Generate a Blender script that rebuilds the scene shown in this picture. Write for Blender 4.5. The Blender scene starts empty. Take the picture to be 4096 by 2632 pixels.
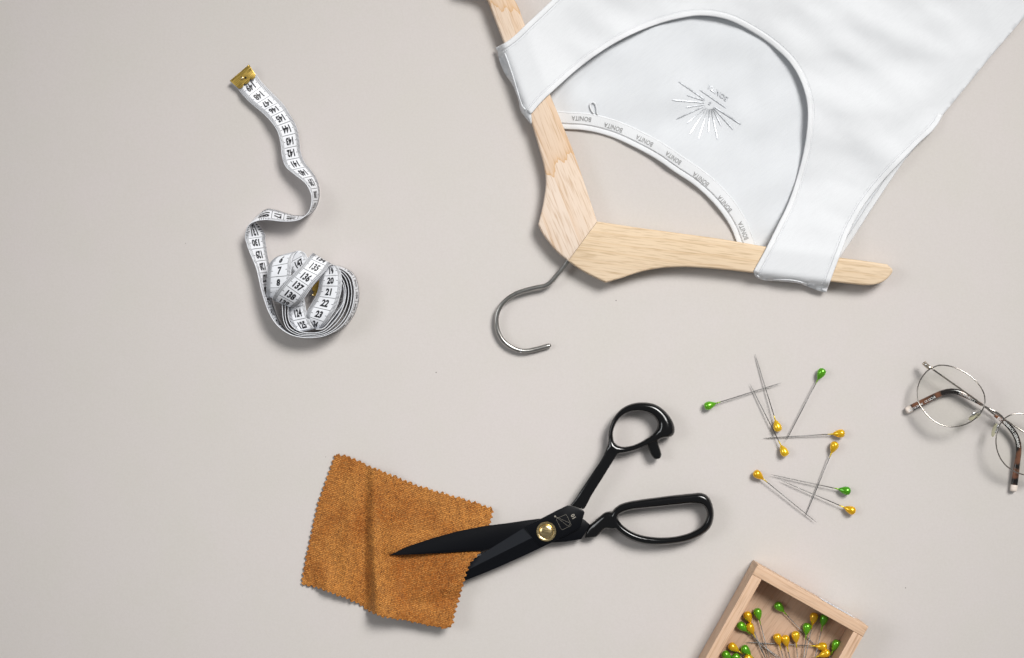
import bpy, bmesh, math, random
import numpy as np
from mathutils import Vector, Matrix, noise
from mathutils.geometry import delaunay_2d_cdt
random.seed(4); np.random.seed(4)
scene = bpy.context.scene
COL = scene.collection

# ------------------------------------------------------------------ camera, light, exposure
CAM_H = 1.45                     # metres above the table
W_M = 0.8623                     # width of table seen, metres
MPX = W_M / 4096                 # metres per photo pixel on the table
cam = bpy.data.cameras.new('camera'); camo = bpy.data.objects.new('camera', cam); COL.objects.link(camo)
camo.location = (0, 0, CAM_H); cam.sensor_width = 36; cam.sensor_fit = 'HORIZONTAL'
cam.lens = 36 * CAM_H / W_M; cam.clip_start = .05; cam.clip_end = 50
scene.camera = camo
world = bpy.data.worlds.new('World'); scene.world = world; world.use_nodes = True
bg = world.node_tree.nodes['Background']; bg.inputs[0].default_value = (.97, .985, 1, 1); bg.inputs[1].default_value = .20
def area(name, loc, target, sx, sy, power, color, spread=180):
    l = bpy.data.lights.new(name, 'AREA'); l.shape = 'RECTANGLE'; l.size = sx; l.size_y = sy; l.energy = power; l.color = color; l.spread = math.radians(spread)
    o = bpy.data.objects.new(name, l); COL.objects.link(o); o.location = loc
    d = Vector(target) - Vector(loc); o.rotation_euler = d.to_track_quat('-Z', 'Y').to_euler(); return o
area('softbox_key', (1.25, 1.5, 2.5), (.13, .07, 0), 1.5, 1.5, 8.2, (1, .985, .965), 31)   # softbox with a grid, aimed at the middle of the table
area('softbox_fill', (-1.6, .25, 1.7), (.4, -.22, 0), .9, .9, 1.1, (.96, .98, 1), 48)
scene.view_settings.view_transform = 'Standard'; scene.view_settings.look = 'None'
scene.view_settings.exposure = 0; scene.view_settings.gamma = 1; scene.view_settings.use_curve_mapping = False
scene.render.engine = 'CYCLES'
scene.cycles.max_bounces = 8; scene.cycles.transparent_max_bounces = 16
scene.cycles.caustics_reflective = False; scene.cycles.caustics_refractive = False

# ------------------------------------------------------------------ coordinates
def P(u, v, z=0.0):
    """photo pixel + height above the table (m) -> point"""
    f = (CAM_H - z) / CAM_H
    return Vector(((u - 2048) * MPX * f, -(v - 1316) * MPX * f, z))
def zoomer(x0, y0, s):
    return lambda x, y: (x0 + x / s, y0 + y / s)
MM = .001

# ------------------------------------------------------------------ curves
def hermite(t, pts, tt):
    t = np.asarray(t, float); p = np.asarray(pts, float); n = len(t)
    d = np.diff(p, axis=0) / np.diff(t)[:, None]
    m = np.zeros_like(p); m[0] = d[0]; m[-1] = d[-1]
    for i in range(1, n - 1):
        h0, h1 = t[i] - t[i-1], t[i+1] - t[i]
        m[i] = (d[i-1] * h1 + d[i] * h0) / (h0 + h1)
    tt = np.asarray(tt, float); k = np.clip(np.searchsorted(t, tt, 'right') - 1, 0, n - 2)
    h = (t[k+1] - t[k]); x = ((tt - t[k]) / h)[:, None]; h = h[:, None]
    return ((2*x**3 - 3*x**2 + 1) * p[k] + (x**3 - 2*x**2 + x) * h * m[k] + (-2*x**3 + 3*x**2) * p[k+1] + (x**3 - x**2) * h * m[k+1])
def spline(pts, n, closed=False):
    p = np.asarray(pts, float)
    if closed:
        k = len(p); q = np.vstack([p[-3:], p, p[:4]])
        c = np.concatenate([[0], np.cumsum(np.linalg.norm(np.diff(q[:, :2], axis=0), axis=1))])
        return hermite(c, q, np.linspace(c[3], c[3 + k], n, endpoint=False))
    c = np.concatenate([[0], np.cumsum(np.linalg.norm(np.diff(p, axis=0), axis=1))])
    # resample evenly by length
    f = hermite(c, p, np.linspace(0, c[-1], max(4 * n, 200)))
    l = np.concatenate([[0], np.cumsum(np.linalg.norm(np.diff(f, axis=0), axis=1))])
    s = np.linspace(0, l[-1], n)
    return np.stack([np.interp(s, l, f[:, j]) for j in range(f.shape[1])], 1)
def even_closed(pts, n):
    f = spline(pts, 1200, True); f = np.vstack([f, f[:1]])
    l = np.concatenate([[0], np.cumsum(np.linalg.norm(np.diff(f, axis=0), axis=1))])
    s = np.linspace(0, l[-1], n, endpoint=False)
    return np.stack([np.interp(s, l, f[:, j]) for j in range(f.shape[1])], 1)
def tangents(p):
    p = np.asarray(p, float); t = np.gradient(p, axis=0); return t / (np.linalg.norm(t, axis=1)[:, None] + 1e-12)
def sm(x): x = np.clip(x, 0, 1); return x * x * (3 - 2 * x)

# ------------------------------------------------------------------ mesh building
class MB:
    def __init__(s): s.v = []; s.f = []
    def add(s, v, f):
        o = len(s.v); s.v.extend([tuple(a) for a in v]); s.f.extend([tuple(o + i for i in q) for q in f]); return s
    def grid(s, rows, closed_u=False, closed_v=False, cap=False):
        """rows: list of equal-length lists of points"""
        o = len(s.v); n = len(rows); m = len(rows[0])
        for r in rows: s.v.extend([tuple(a) for a in r])
        for i in range(n if closed_v else n - 1):
            a = o + i * m; b = o + ((i + 1) % n) * m
            for j in range(m if closed_u else m - 1):
                k = (j + 1) % m; s.f.append((a + j, a + k, b + k, b + j))
        if cap:
            s.f.append(tuple(o + j for j in range(m))[::-1]); s.f.append(tuple(o + (n - 1) * m + j for j in range(m)))
        return s
    def tube(s, path, r, k=12, closed=False, cap=True, flat=1.0):
        """round tube along a 3-D path; r number or list; flat squashes it vertically"""
        p = [Vector(a) for a in path]; n = len(p); r = [r] * n if np.isscalar(r) else list(r)
        rows = []; up = Vector((0, 0, 1))
        for i in range(n):
            a = p[(i + 1) % n] if closed or i < n - 1 else p[i]; b = p[i - 1] if closed or i > 0 else p[i]
            t = (a - b).normalized(); sd = t.cross(up)
            if sd.length < 1e-4: sd = Vector((1, 0, 0))
            sd.normalize(); u2 = sd.cross(t).normalized()
            rows.append([p[i] + sd * (r[i] * math.cos(q)) + u2 * (r[i] * flat * math.sin(q)) for q in [2 * math.pi * j / k for j in range(k)]])
        return s.grid(rows, True, closed, cap and not closed)
    def lathe(s, prof, c, k=32):
        """prof [(r, z)] about a vertical axis through c"""
        rows = [[(c[0] + r * math.cos(a), c[1] + r * math.sin(a), c[2] + z) for a in [2 * math.pi * j / k for j in range(k)]] for r, z in prof]
        return s.grid(rows, True, False, True)
    def build(s, name, mat, parent=None, smooth=True, angle=None, up=False):
        w = world_loc(parent)
        me = bpy.data.meshes.new(name)
        me.from_pydata([(a[0] - w[0], a[1] - w[1], a[2] - w[2]) for a in s.v], [], s.f)
        me.update()
        o = bpy.data.objects.new(name, me); COL.objects.link(o); o.parent = parent
        if mat: me.materials.append(mat)
        bm = bmesh.new(); bm.from_mesh(me); bmesh.ops.recalc_face_normals(bm, faces=bm.faces)
        if angle:
            for e in bm.edges:
                if len(e.link_faces) == 2 and e.calc_face_angle(0) > math.radians(angle): e.smooth = False
        if up and sum(p.normal.z * p.calc_area() for p in bm.faces) < 0: bmesh.ops.reverse_faces(bm, faces=bm.faces)
        bm.to_mesh(me); bm.free()
        if smooth: me.polygons.foreach_set('use_smooth', [True] * len(me.polygons))
        return o
def world_loc(o):
    w = Vector((0, 0, 0))
    while o is not None: w += o.location; o = o.parent
    return w
def thing(name, loc, label, cat, group=None):
    o = bpy.data.objects.new(name, None); COL.objects.link(o); o.location = loc; o.empty_display_size = .01
    o['label'] = label; o['category'] = cat
    if group: o['group'] = group
    return o
def solidify(o, t, off=0):
    m = o.modifiers.new('thickness', 'SOLIDIFY'); m.thickness = t; m.offset = off; return o

def prism(mb, outline, z0, z1, bev, seg=4, bw=None):
    """closed outline [(x,y) in m], rounded top and bottom edges"""
    p = np.asarray(outline, float)
    ar = np.sum(p[:, 0] * np.roll(p[:, 1], -1) - np.roll(p[:, 0], -1) * p[:, 1])
    bw = np.ones(len(p)) if bw is None else np.asarray(bw, float)
    if ar < 0: p = p[::-1]; bw = bw[::-1]
    bw = bw[:, None]; a = p - np.roll(p, 1, 0); b = np.roll(p, -1, 0) - p
    a /= np.linalg.norm(a, axis=1)[:, None] + 1e-12; b /= np.linalg.norm(b, axis=1)[:, None] + 1e-12
    na = np.stack([-a[:, 1], a[:, 0]], 1); nb = np.stack([-b[:, 1], b[:, 0]], 1)
    nn = na + nb; nn /= (np.linalg.norm(nn, axis=1)[:, None] + 1e-12)
    nn /= np.maximum(.5, np.sum(nn * na, axis=1))[:, None]
    rows = []
    for k in range(seg + 1):
        t = math.pi / 2 * k / seg
        q = p + nn * bw * bev * (1 - math.sin(t)); z = z0 + bev * (1 - math.cos(t)); rows.append([(x, y, z) for x, y in q])
    for k in range(seg + 1):
        t = math.pi / 2 * k / seg
        q = p + nn * bw * bev * (1 - math.cos(t)); z = z1 - bev * (1 - math.sin(t)); rows.append([(x, y, z) for x, y in q])
    mb.grid(rows, True, False, True); return mb

# ------------------------------------------------------------------ text as flat meshes
_tx = {}
def text2d(s, bold=0.0, xs=1.0):
    """glyph mesh of height about 1 (cap height .72), centred, faces"""
    key = (s, bold)
    if key not in _tx:
        c = bpy.data.curves.new('glyph', 'FONT'); c.body = s; c.size = 1; c.resolution_u = 2; c.offset = bold
        c.align_x = 'CENTER'; o = bpy.data.objects.new('glyph', c); COL.objects.link(o)
        bpy.context.view_layer.update()
        me = bpy.data.meshes.new_from_object(o.evaluated_get(bpy.context.evaluated_depsgraph_get()))
        bm = bmesh.new(); bm.from_mesh(me)
        for _ in range(4):                                       # short faces, so that print follows curved cloth and tape
            bmesh.ops.triangulate(bm, faces=bm.faces[:])
            es = [e for e in bm.edges if e.calc_length() > .16]
            if not es: break
            bmesh.ops.subdivide_edges(bm, edges=es, cuts=1)
        bm.verts.index_update()
        v = [(a.co.x, a.co.y - .345) for a in bm.verts]; f = [tuple(q.index for q in p.verts) for p in bm.faces]; bm.free()
        bpy.data.objects.remove(o); bpy.data.curves.remove(c); bpy.data.meshes.remove(me)
        _tx[key] = (v, f)
    v, f = _tx[key]
    return [(x * xs, y) for x, y in v], f

# ------------------------------------------------------------------ materials
def nt(name):
    m = bpy.data.materials.new(name); m.use_nodes = True; t = m.node_tree
    return m, t, t.nodes, t.links, t.nodes['Principled BSDF']
def plain(name, col, rough=.5, metal=0.0, spec=.5, bump=None, var=None, coat=0.0, sheen=0.0):
    m, t, N, L, b = nt(name)
    b.inputs['Base Color'].default_value = (*col, 1); b.inputs['Roughness'].default_value = rough
    b.inputs['Metallic'].default_value = metal; b.inputs['Specular IOR Level'].default_value = spec
    b.inputs['Coat Weight'].default_value = coat; b.inputs['Sheen Weight'].default_value = sheen
    tc = N.new('ShaderNodeTexCoord')
    if bump:
        n = N.new('ShaderNodeTexNoise'); n.inputs['Scale'].default_value = bump[0]; n.inputs['Detail'].default_value = 3
        L.new(tc.outputs['Object'], n.inputs['Vector'])
        bp = N.new('ShaderNodeBump'); bp.inputs['Strength'].default_value = bump[1]; bp.inputs['Distance'].default_value = bump[2]
        L.new(n.outputs['Fac'], bp.inputs['Height']); L.new(bp.outputs['Normal'], b.inputs['Normal'])
    if var:
        n = N.new('ShaderNodeTexNoise'); n.inputs['Scale'].default_value = var[0]; n.inputs['Detail'].default_value = 4
        L.new(tc.outputs['Object'], n.inputs['Vector'])
        r = N.new('ShaderNodeValToRGB'); r.color_ramp.elements[0].position = .3; r.color_ramp.elements[1].position = .7
        r.color_ramp.elements[0].color = (*[c * (1 - var[1]) for c in col], 1); r.color_ramp.elements[1].color = (*[min(1, c * (1 + var[1])) for c in col], 1)
        L.new(n.outputs['Fac'], r.inputs['Fac']); L.new(r.outputs['Color'], b.inputs['Base Color'])
    return m
def mixcol(N, L, fac, a, bcol):
    x = N.new('ShaderNodeMix'); x.data_type = 'RGBA'
    if hasattr(fac, 'is_linked'): L.new(fac, x.inputs[0])
    else: x.inputs[0].default_value = fac
    for sock, val in ((x.inputs[6], a), (x.inputs[7], bcol)):
        if hasattr(val, 'is_linked'): L.new(val, sock)
        else: sock.default_value = (*val, 1)
    return x.outputs[2]
def ramp(N, L, src, p0, p1, c0=0, c1=1):
    r = N.new('ShaderNodeMapRange'); L.new(src, r.inputs[0]); r.inputs[1].default_value = p0; r.inputs[2].default_value = p1
    r.inputs[3].default_value = c0; r.inputs[4].default_value = c1; return r.outputs[0]
def wood(name, ang, light, dark, pore, ring=38, dist=5, pore_amt=.55, off=(0, 0, 0), pale=None, streak=300, rings=()):
    """grain runs along ang (degrees in the picture plane)"""
    m, t, N, L, b = nt(name); tc = N.new('ShaderNodeTexCoord')
    mp = N.new('ShaderNodeMapping'); mp.vector_type = 'TEXTURE'; mp.inputs['Rotation'].default_value = (0, 0, math.radians(ang)); mp.inputs['Location'].default_value = off
    L.new(tc.outputs['Object'], mp.inputs['Vector'])
    st = N.new('ShaderNodeMapping'); st.inputs['Scale'].default_value = (.16, 1, 1); L.new(mp.outputs[0], st.inputs['Vector'])
    wv = N.new('ShaderNodeTexWave'); wv.wave_type = 'BANDS'; wv.bands_direction = 'Y'; wv.wave_profile = 'SAW'
    wv.inputs['Scale'].default_value = ring; wv.inputs['Distortion'].default_value = dist; wv.inputs['Detail'].default_value = 2.5; wv.inputs['Detail Scale'].default_value = .9
    L.new(st.outputs[0], wv.inputs['Vector'])
    fib = N.new('ShaderNodeMapping'); fib.inputs['Scale'].default_value = (.06, 1, 1); L.new(mp.outputs[0], fib.inputs['Vector'])
    nf = N.new('ShaderNodeTexNoise'); nf.inputs['Scale'].default_value = 900; nf.inputs['Detail'].default_value = 3; L.new(fib.outputs[0], nf.inputs['Vector'])
    ns = N.new('ShaderNodeTexNoise'); ns.inputs['Scale'].default_value = streak; ns.inputs['Detail'].default_value = 2; L.new(fib.outputs[0], ns.inputs['Vector'])
    nb = N.new('ShaderNodeTexNoise'); nb.inputs['Scale'].default_value = 22; nb.inputs['Detail'].default_value = 2; L.new(st.outputs[0], nb.inputs['Vector'])
    # rings
    rg = ramp(N, L, wv.outputs['Fac'], .55, 1.0); pw = N.new('ShaderNodeMath'); pw.operation = 'POWER'; L.new(rg, pw.inputs[0]); pw.inputs[1].default_value = 2.2
    ml = N.new('ShaderNodeMath'); ml.operation = 'MULTIPLY'; L.new(pw.outputs[0], ml.inputs[0]); L.new(ramp(N, L, nb.outputs['Fac'], .35, .65, .25, 1), ml.inputs[1])
    c = mixcol(N, L, ml.outputs[0], light, dark)
    if pale: c = mixcol(N, L, ramp(N, L, nb.outputs['Fac'], .42, .62, 0, .7), c, pale)
    if rings:
        sx = N.new('ShaderNodeSeparateXYZ'); L.new(mp.outputs[0], sx.inputs[0])
        zg = N.new('ShaderNodeTexNoise'); zg.inputs['Scale'].default_value = 170; zg.inputs['Detail'].default_value = 2; L.new(fib.outputs[0], zg.inputs['Vector'])
        def mth(op, a, b):
            q = N.new('ShaderNodeMath'); q.operation = op
            for k_, val in enumerate((a, b)):
                if hasattr(val, 'is_linked'): L.new(val, q.inputs[k_])
                else: q.inputs[k_].default_value = val
            return q.outputs[0]
        for x0, slope in rings:
            d = mth('SUBTRACT', sx.outputs[0], x0); d = mth('ADD', d, mth('MULTIPLY', sx.outputs[1], slope)); d = mth('ADD', d, mth('MULTIPLY', mth('SUBTRACT', zg.outputs['Fac'], .5), .030))
            pos = mth('GREATER_THAN', d, 0.0); d = mth('MAXIMUM', d, 0.0); late = mth('MULTIPLY', mth('POWER', 2.718, mth('MULTIPLY', d, -420.0)), .6); soft = mth('MULTIPLY', mth('POWER', 2.718, mth('MULTIPLY', d, -30.0)), .32)
            c = mixcol(N, L, mth('MINIMUM', .9, mth('MULTIPLY', pos, mth('ADD', late, soft))), c, dark)
    c = mixcol(N, L, ramp(N, L, nf.outputs['Fac'], .5, .7, 0, .55), c, tuple(.72 * q for q in dark))
    c = mixcol(N, L, ramp(N, L, ns.outputs['Fac'], .64, .74, 0, pore_amt), c, pore)
    L.new(c, b.inputs['Base Color']); b.inputs['Roughness'].default_value = .55; b.inputs['Specular IOR Level'].default_value = .35
    bp = N.new('ShaderNodeBump'); bp.inputs['Strength'].default_value = .25; bp.inputs['Distance'].default_value = .0004; bp.invert = True
    L.new(ns.outputs['Fac'], bp.inputs['Height']); L.new(bp.outputs['Normal'], b.inputs['Normal'])
    return m

# backdrop paper
def paper_mat():
    m, t, N, L, b = nt('backdrop_paper'); tc = N.new('ShaderNodeTexCoord')
    n1 = N.new('ShaderNodeTexNoise'); n1.inputs['Scale'].default_value = 5; n1.inputs['Detail'].default_value = 4
    n2 = N.new('ShaderNodeTexNoise'); n2.inputs['Scale'].default_value = 650; n2.inputs['Detail'].default_value = 3
    n3 = N.new('ShaderNodeTexNoise'); n3.inputs['Scale'].default_value = 19; n3.inputs['Detail'].default_value = 3
    vo = N.new('ShaderNodeTexVoronoi'); vo.inputs['Scale'].default_value = 33; vo.inputs['Randomness'].default_value = 1
    for q in (n1, n2, n3, vo): L.new(tc.outputs['Object'], q.inputs['Vector'])
    c = mixcol(N, L, ramp(N, L, n1.outputs['Fac'], .35, .65), (.592, .558, .532), (.600, .557, .540))
    c = mixcol(N, L, ramp(N, L, n3.outputs['Fac'], .4, .65, 0, .5), c, (.580, .554, .514))
    c = mixcol(N, L, ramp(N, L, n2.outputs['Fac'], .35, .7, 0, .16), c, (.47, .43, .39))
    # rare dust specks
    sp = N.new('ShaderNodeMath'); sp.operation = 'LESS_THAN'; L.new(vo.outputs['Distance'], sp.inputs[0]); sp.inputs[1].default_value = .018
    sx = N.new('ShaderNodeSeparateColor'); L.new(vo.outputs['Color'], sx.inputs[0])
    gt = N.new('ShaderNodeMath'); gt.operation = 'GREATER_THAN'; L.new(sx.outputs[0], gt.inputs[0]); gt.inputs[1].default_value = .8
    mu = N.new('ShaderNodeMath'); mu.operation = 'MULTIPLY'; L.new(sp.outputs[0], mu.inputs[0]); L.new(gt.outputs[0], mu.inputs[1])
    m2 = N.new('ShaderNodeMath'); m2.operation = 'MULTIPLY'; L.new(mu.outputs[0], m2.inputs[0]); L.new(sx.outputs[1], m2.inputs[1])
    c = mixcol(N, L, m2.outputs[0], c, (.12, .10, .09))
    L.new(c, b.inputs['Base Color']); b.inputs['Roughness'].default_value = .85; b.inputs['Specular IOR Level'].default_value = .2
    bp = N.new('ShaderNodeBump'); bp.inputs['Strength'].default_value = .2; bp.inputs['Distance'].default_value = .0003
    L.new(n2.outputs['Fac'], bp.inputs['Height']); L.new(bp.outputs['Normal'], b.inputs['Normal'])
    return m
def cloth_mat(name, col, scale, strength, ang=-50):
    m, t, N, L, b = nt(name); tc = N.new('ShaderNodeTexCoord')
    mp = N.new('ShaderNodeMapping'); mp.vector_type = 'TEXTURE'; mp.inputs['Rotation'].default_value = (0, 0, math.radians(ang)); L.new(tc.outputs['Object'], mp.inputs['Vector'])
    s2 = N.new('ShaderNodeMapping'); s2.inputs['Scale'].default_value = (1, .12, 1); L.new(mp.outputs[0], s2.inputs['Vector'])
    n = N.new('ShaderNodeTexNoise'); n.inputs['Scale'].default_value = scale; n.inputs['Detail'].default_value = 3; L.new(s2.outputs[0], n.inputs['Vector'])
    n2 = N.new('ShaderNodeTexNoise'); n2.inputs['Scale'].default_value = 1500; L.new(tc.outputs['Object'], n2.inputs['Vector'])
    c = mixcol(N, L, ramp(N, L, n.outputs['Fac'], .4, .7, 0, .6), col, tuple(.95 * q for q in col))
    L.new(c, b.inputs['Base Color']); b.inputs['Roughness'].default_value = .9; b.inputs['Specular IOR Level'].default_value = .15
    b.inputs['Sheen Weight'].default_value = .06
    ad = N.new('ShaderNodeMath'); ad.operation = 'ADD'; L.new(n.outputs['Fac'], ad.inputs[0]); L.new(n2.outputs['Fac'], ad.inputs[1])
    bp = N.new('ShaderNodeBump'); bp.inputs['Strength'].default_value = strength; bp.inputs['Distance'].default_value = .0003
    L.new(ad.outputs[0], bp.inputs['Height']); L.new(bp.outputs['Normal'], b.inputs['Normal'])
    return m
def rust_mat():
    m, t, N, L, b = nt('rust_chenille'); tc = N.new('ShaderNodeTexCoord')
    a = N.new('ShaderNodeAttribute'); a.attribute_name = 'knit'
    n1 = N.new('ShaderNodeTexNoise'); n1.inputs['Scale'].default_value = 32; n1.inputs['Detail'].default_value = 3
    n2 = N.new('ShaderNodeTexNoise'); n2.inputs['Scale'].default_value = 700; n2.inputs['Detail'].default_value = 3
    for q in (n1, n2): L.new(tc.outputs['Object'], q.inputs['Vector'])
    c = mixcol(N, L, ramp(N, L, n1.outputs['Fac'], .42, .66), (.58, .235, .048), (.40, .125, .016))
    c = mixcol(N, L, ramp(N, L, n2.outputs['Fac'], .45, .75, 0, .6), c, (.70, .36, .105))
    c = mixcol(N, L, ramp(N, L, a.outputs['Fac'], .15, .85, .95, 0), c, (.10, .032, .006))  # gaps between stitches darkened in colour for their shade, plus random tone per stitch
    L.new(c, b.inputs['Base Color']); b.inputs['Roughness'].default_value = .75; b.inputs['Specular IOR Level'].default_value = .25
    b.inputs['Sheen Weight'].default_value = .25; b.inputs['Sheen Tint'].default_value = (1, .65, .3, 1); b.inputs['Sheen Roughness'].default_value = .4
    return m
def tortoise_mat():
    m, t, N, L, b = nt('tortoiseshell'); tc = N.new('ShaderNodeTexCoord')
    n = N.new('ShaderNodeTexNoise'); n.inputs['Scale'].default_value = 85; n.inputs['Detail'].default_value = 1.5; L.new(tc.outputs['Object'], n.inputs['Vector'])
    c = mixcol(N, L, ramp(N, L, n.outputs['Fac'], .44, .54), (.19, .078, .042), (.010, .007, .006))
    L.new(c, b.inputs['Base Color']); b.inputs['Roughness'].default_value = .15; b.inputs['Coat Weight'].default_value = .6
    return m
def lens_mat():
    m, t, N, L, b = nt('clear_lens'); N.remove(b); out = N['Material Output']
    tr = N.new('ShaderNodeBsdfTransparent'); tr.inputs[0].default_value = (.978, .98, .962, 1)
    gl = N.new('ShaderNodeBsdfGlossy'); gl.inputs['Roughness'].default_value = .03
    lw = N.new('ShaderNodeFresnel'); lw.inputs[0].default_value = 1.35; mx = N.new('ShaderNodeMixShader')
    L.new(lw.outputs[0], mx.inputs[0]); L.new(tr.outputs[0], mx.inputs[1]); L.new(gl.outputs[0], mx.inputs[2]); L.new(mx.outputs[0], out.inputs[0])
    return m
def head_mat(name, col, col2):
    m, t, N, L, b = nt(name); oi = N.new('ShaderNodeObjectInfo')
    L.new(mixcol(N, L, oi.outputs['Random'], col, col2), b.inputs['Base Color'])
    b.inputs['Metallic'].default_value = .5; b.inputs['Roughness'].default_value = .24; b.inputs['Coat Weight'].default_value = .5; b.inputs['Coat Roughness'].default_value = .06
    tc = N.new('ShaderNodeTexCoord'); n = N.new('ShaderNodeTexNoise'); n.inputs['Scale'].default_value = 260; L.new(tc.outputs['Object'], n.inputs['Vector'])
    bp = N.new('ShaderNodeBump'); bp.inputs['Strength'].default_value = .12; bp.inputs['Distance'].default_value = .0006; L.new(n.outputs['Fac'], bp.inputs['Height']); L.new(bp.outputs['Normal'], b.inputs['Normal'])
    return m
def brushed(name, col, ang, rough=.3):
    m, t, N, L, b = nt(name); tc = N.new('ShaderNodeTexCoord')
    mp = N.new('ShaderNodeMapping'); mp.vector_type = 'TEXTURE'; mp.inputs['Rotation'].default_value = (0, 0, math.radians(ang)); L.new(tc.outputs['Object'], mp.inputs['Vector'])
    s2 = N.new('ShaderNodeMapping'); s2.inputs['Scale'].default_value = (.05, 1, 1); L.new(mp.outputs[0], s2.inputs['Vector'])
    n = N.new('ShaderNodeTexNoise'); n.inputs['Scale'].default_value = 2200; n.inputs['Detail'].default_value = 3; L.new(s2.outputs[0], n.inputs['Vector'])
    L.new(mixcol(N, L, ramp(N, L, n.outputs['Fac'], .35, .65), tuple(.75 * q for q in col), col), b.inputs['Base Color'])
    b.inputs['Metallic'].default_value = 1; L.new(ramp(N, L, n.outputs['Fac'], .3, .7, rough - .08, rough + .12), b.inputs['Roughness'])
    bp = N.new('ShaderNodeBump'); bp.inputs['Strength'].default_value = .15; bp.inputs['Distance'].default_value = .0002; L.new(n.outputs['Fac'], bp.inputs['Height']); L.new(bp.outputs['Normal'], b.inputs['Normal'])
    return m

M = dict(
    paper=paper_mat(), shirt=cloth_mat('white_jersey', (.705, .717, .733), 900, .25), rib=cloth_mat('white_rib', (.74, .75, .763), 1200, .5, 40),
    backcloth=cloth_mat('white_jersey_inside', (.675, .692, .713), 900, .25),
    necktape=cloth_mat('white_woven_tape', (.73, .74, .752), 1500, .5, 20),
    thread=plain('white_thread', (.71, .724, .742), .8), greyink=plain('grey_lettering', (.27, .27, .27), .6),
    foil=plain('silver_foil', (.60, .62, .65), .34, .9, var=(500, .3)),
    arm_l=wood('pale_ash', 112, (.71, .565, .44), (.60, .345, .145), (.46, .28, .16), ring=13, dist=8, pore_amt=.6, off=(.02, .01, 0), pale=(.75, .63, .53), streak=420, rings=((.0696, .35), (.197, -.3))),
    arm_r=wood('straw_ash', -7, (.70, .54, .365), (.56, .37, .19), (.44, .28, .145), ring=40, dist=6, pore_amt=.4, pale=(.72, .57, .41)),
    beech_a=wood('beech_front', -29.4, (.68, .468, .318), (.61, .39, .245), (.33, .18, .10), ring=60, dist=3, pore_amt=.75, streak=330),
    beech_b=wood('beech_side', 60.6, (.665, .452, .308), (.60, .38, .235), (.36, .20, .11), ring=55, dist=3, pore_amt=.6, streak=380),
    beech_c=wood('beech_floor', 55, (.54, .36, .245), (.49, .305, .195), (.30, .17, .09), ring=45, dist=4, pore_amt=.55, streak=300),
    steel=plain('hook_steel', (.40, .39, .37), .3, 1.0, bump=(1500, .15, .0002), var=(300, .12)), wire=plain('polished_steel', (.72, .72, .73), .16, 1.0),
    needle=plain('needle_steel', (.24, .235, .23), .45, 1.0),
    gold=plain('pale_gold', (.75, .66, .55), .14, 1.0), rim=plain('champagne_wire', (.42, .39, .36), .12, 1.0),
    brass=brushed('brushed_brass', (.76, .52, .13), 40, .3), brass2=brushed('turned_brass', (.78, .61, .32), 0, .22), brass_dark=brushed('dull_brass', (.48, .31, .07), 20, .4),
    black=plain('black_enamel', (.003, .003, .0035), .13, 0, .5, coat=.0, bump=(45, .12, .0009)),
    blade=plain('black_blade', (.003, .0035, .005), .34, .0, .16, bump=(400, .08, .0002)),
    bevel=plain('ground_black_blade', (.007, .0085, .012), .38, .0, .28, bump=(700, .1, .0002)),
    engrave=plain('engraved_line', (.42, .39, .33), .45, .6),
    rust=rust_mat(), tape=plain('tape_vinyl', (.80, .815, .85), .38, 0, .45, bump=(160, .15, .0005)), tapeink=plain('tape_ink', (.008, .008, .012), .45),
    tortoise=tortoise_mat(), lens=lens_mat(), endcap=plain('cream_acetate', (.80, .70, .62), .3), whiteink=plain('white_print', (.85, .85, .85), .5),
    pad=None, green=head_mat('green_pearl', (.08, .38, .010), (.15, .48, .016)), yellow=head_mat('yellow_pearl', (.86, .47, .01), (.92, .57, .018)),
    greenlac=plain('green_lacquer', (.22, .42, .02), .3, .5), yellowlac=plain('yellow_lacquer', (.72, .52, .02), .3, .5),
    sticker=plain('white_sticker', (.82, .83, .86), .5), blueink=plain('blue_grey_print', (.25, .30, .45), .6), dust=plain('dark_dust', (.06, .05, .045), .8))
def pad_mat():
    m, t, N, L, b = nt('silicone_pad'); out = N['Material Output']
    b.inputs['Base Color'].default_value = (.70, .68, .50, 1); b.inputs['Roughness'].default_value = .25
    tr = N.new('ShaderNodeBsdfTransparent'); tr.inputs[0].default_value = (.95, .95, .86, 1); mx = N.new('ShaderNodeMixShader'); mx.inputs[0].default_value = .45
    L.new(tr.outputs[0], mx.inputs[1]); L.new(b.outputs[0], mx.inputs[2]); L.new(mx.outputs[0], out.inputs[0]); return m
M['pad'] = pad_mat()

# ------------------------------------------------------------------ the backdrop sheet
def backdrop():
    n, m = 300, 240; sx, sy = 2.6, 2.1; rows = []
    for j in range(m + 1):
        r = []
        for i in range(n + 1):
            x = (i / n - .5) * sx; y = (j / m - .5) * sy
            z = noise.noise(Vector((x * 4.2, y * 6.5, 3.1))) * .5 + noise.noise(Vector((x * 11, y * 13, 8.7))) * .16
            r.append((x, y, -.0010 + .0011 * max(-1, min(.9, z))))
        rows.append(r)
    o = MB().grid(rows).build('table_surface', M['paper']); o['kind'] = 'structure'; o['label'] = 'smooth beige paper backdrop the sewing things lie on'
backdrop()

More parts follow.
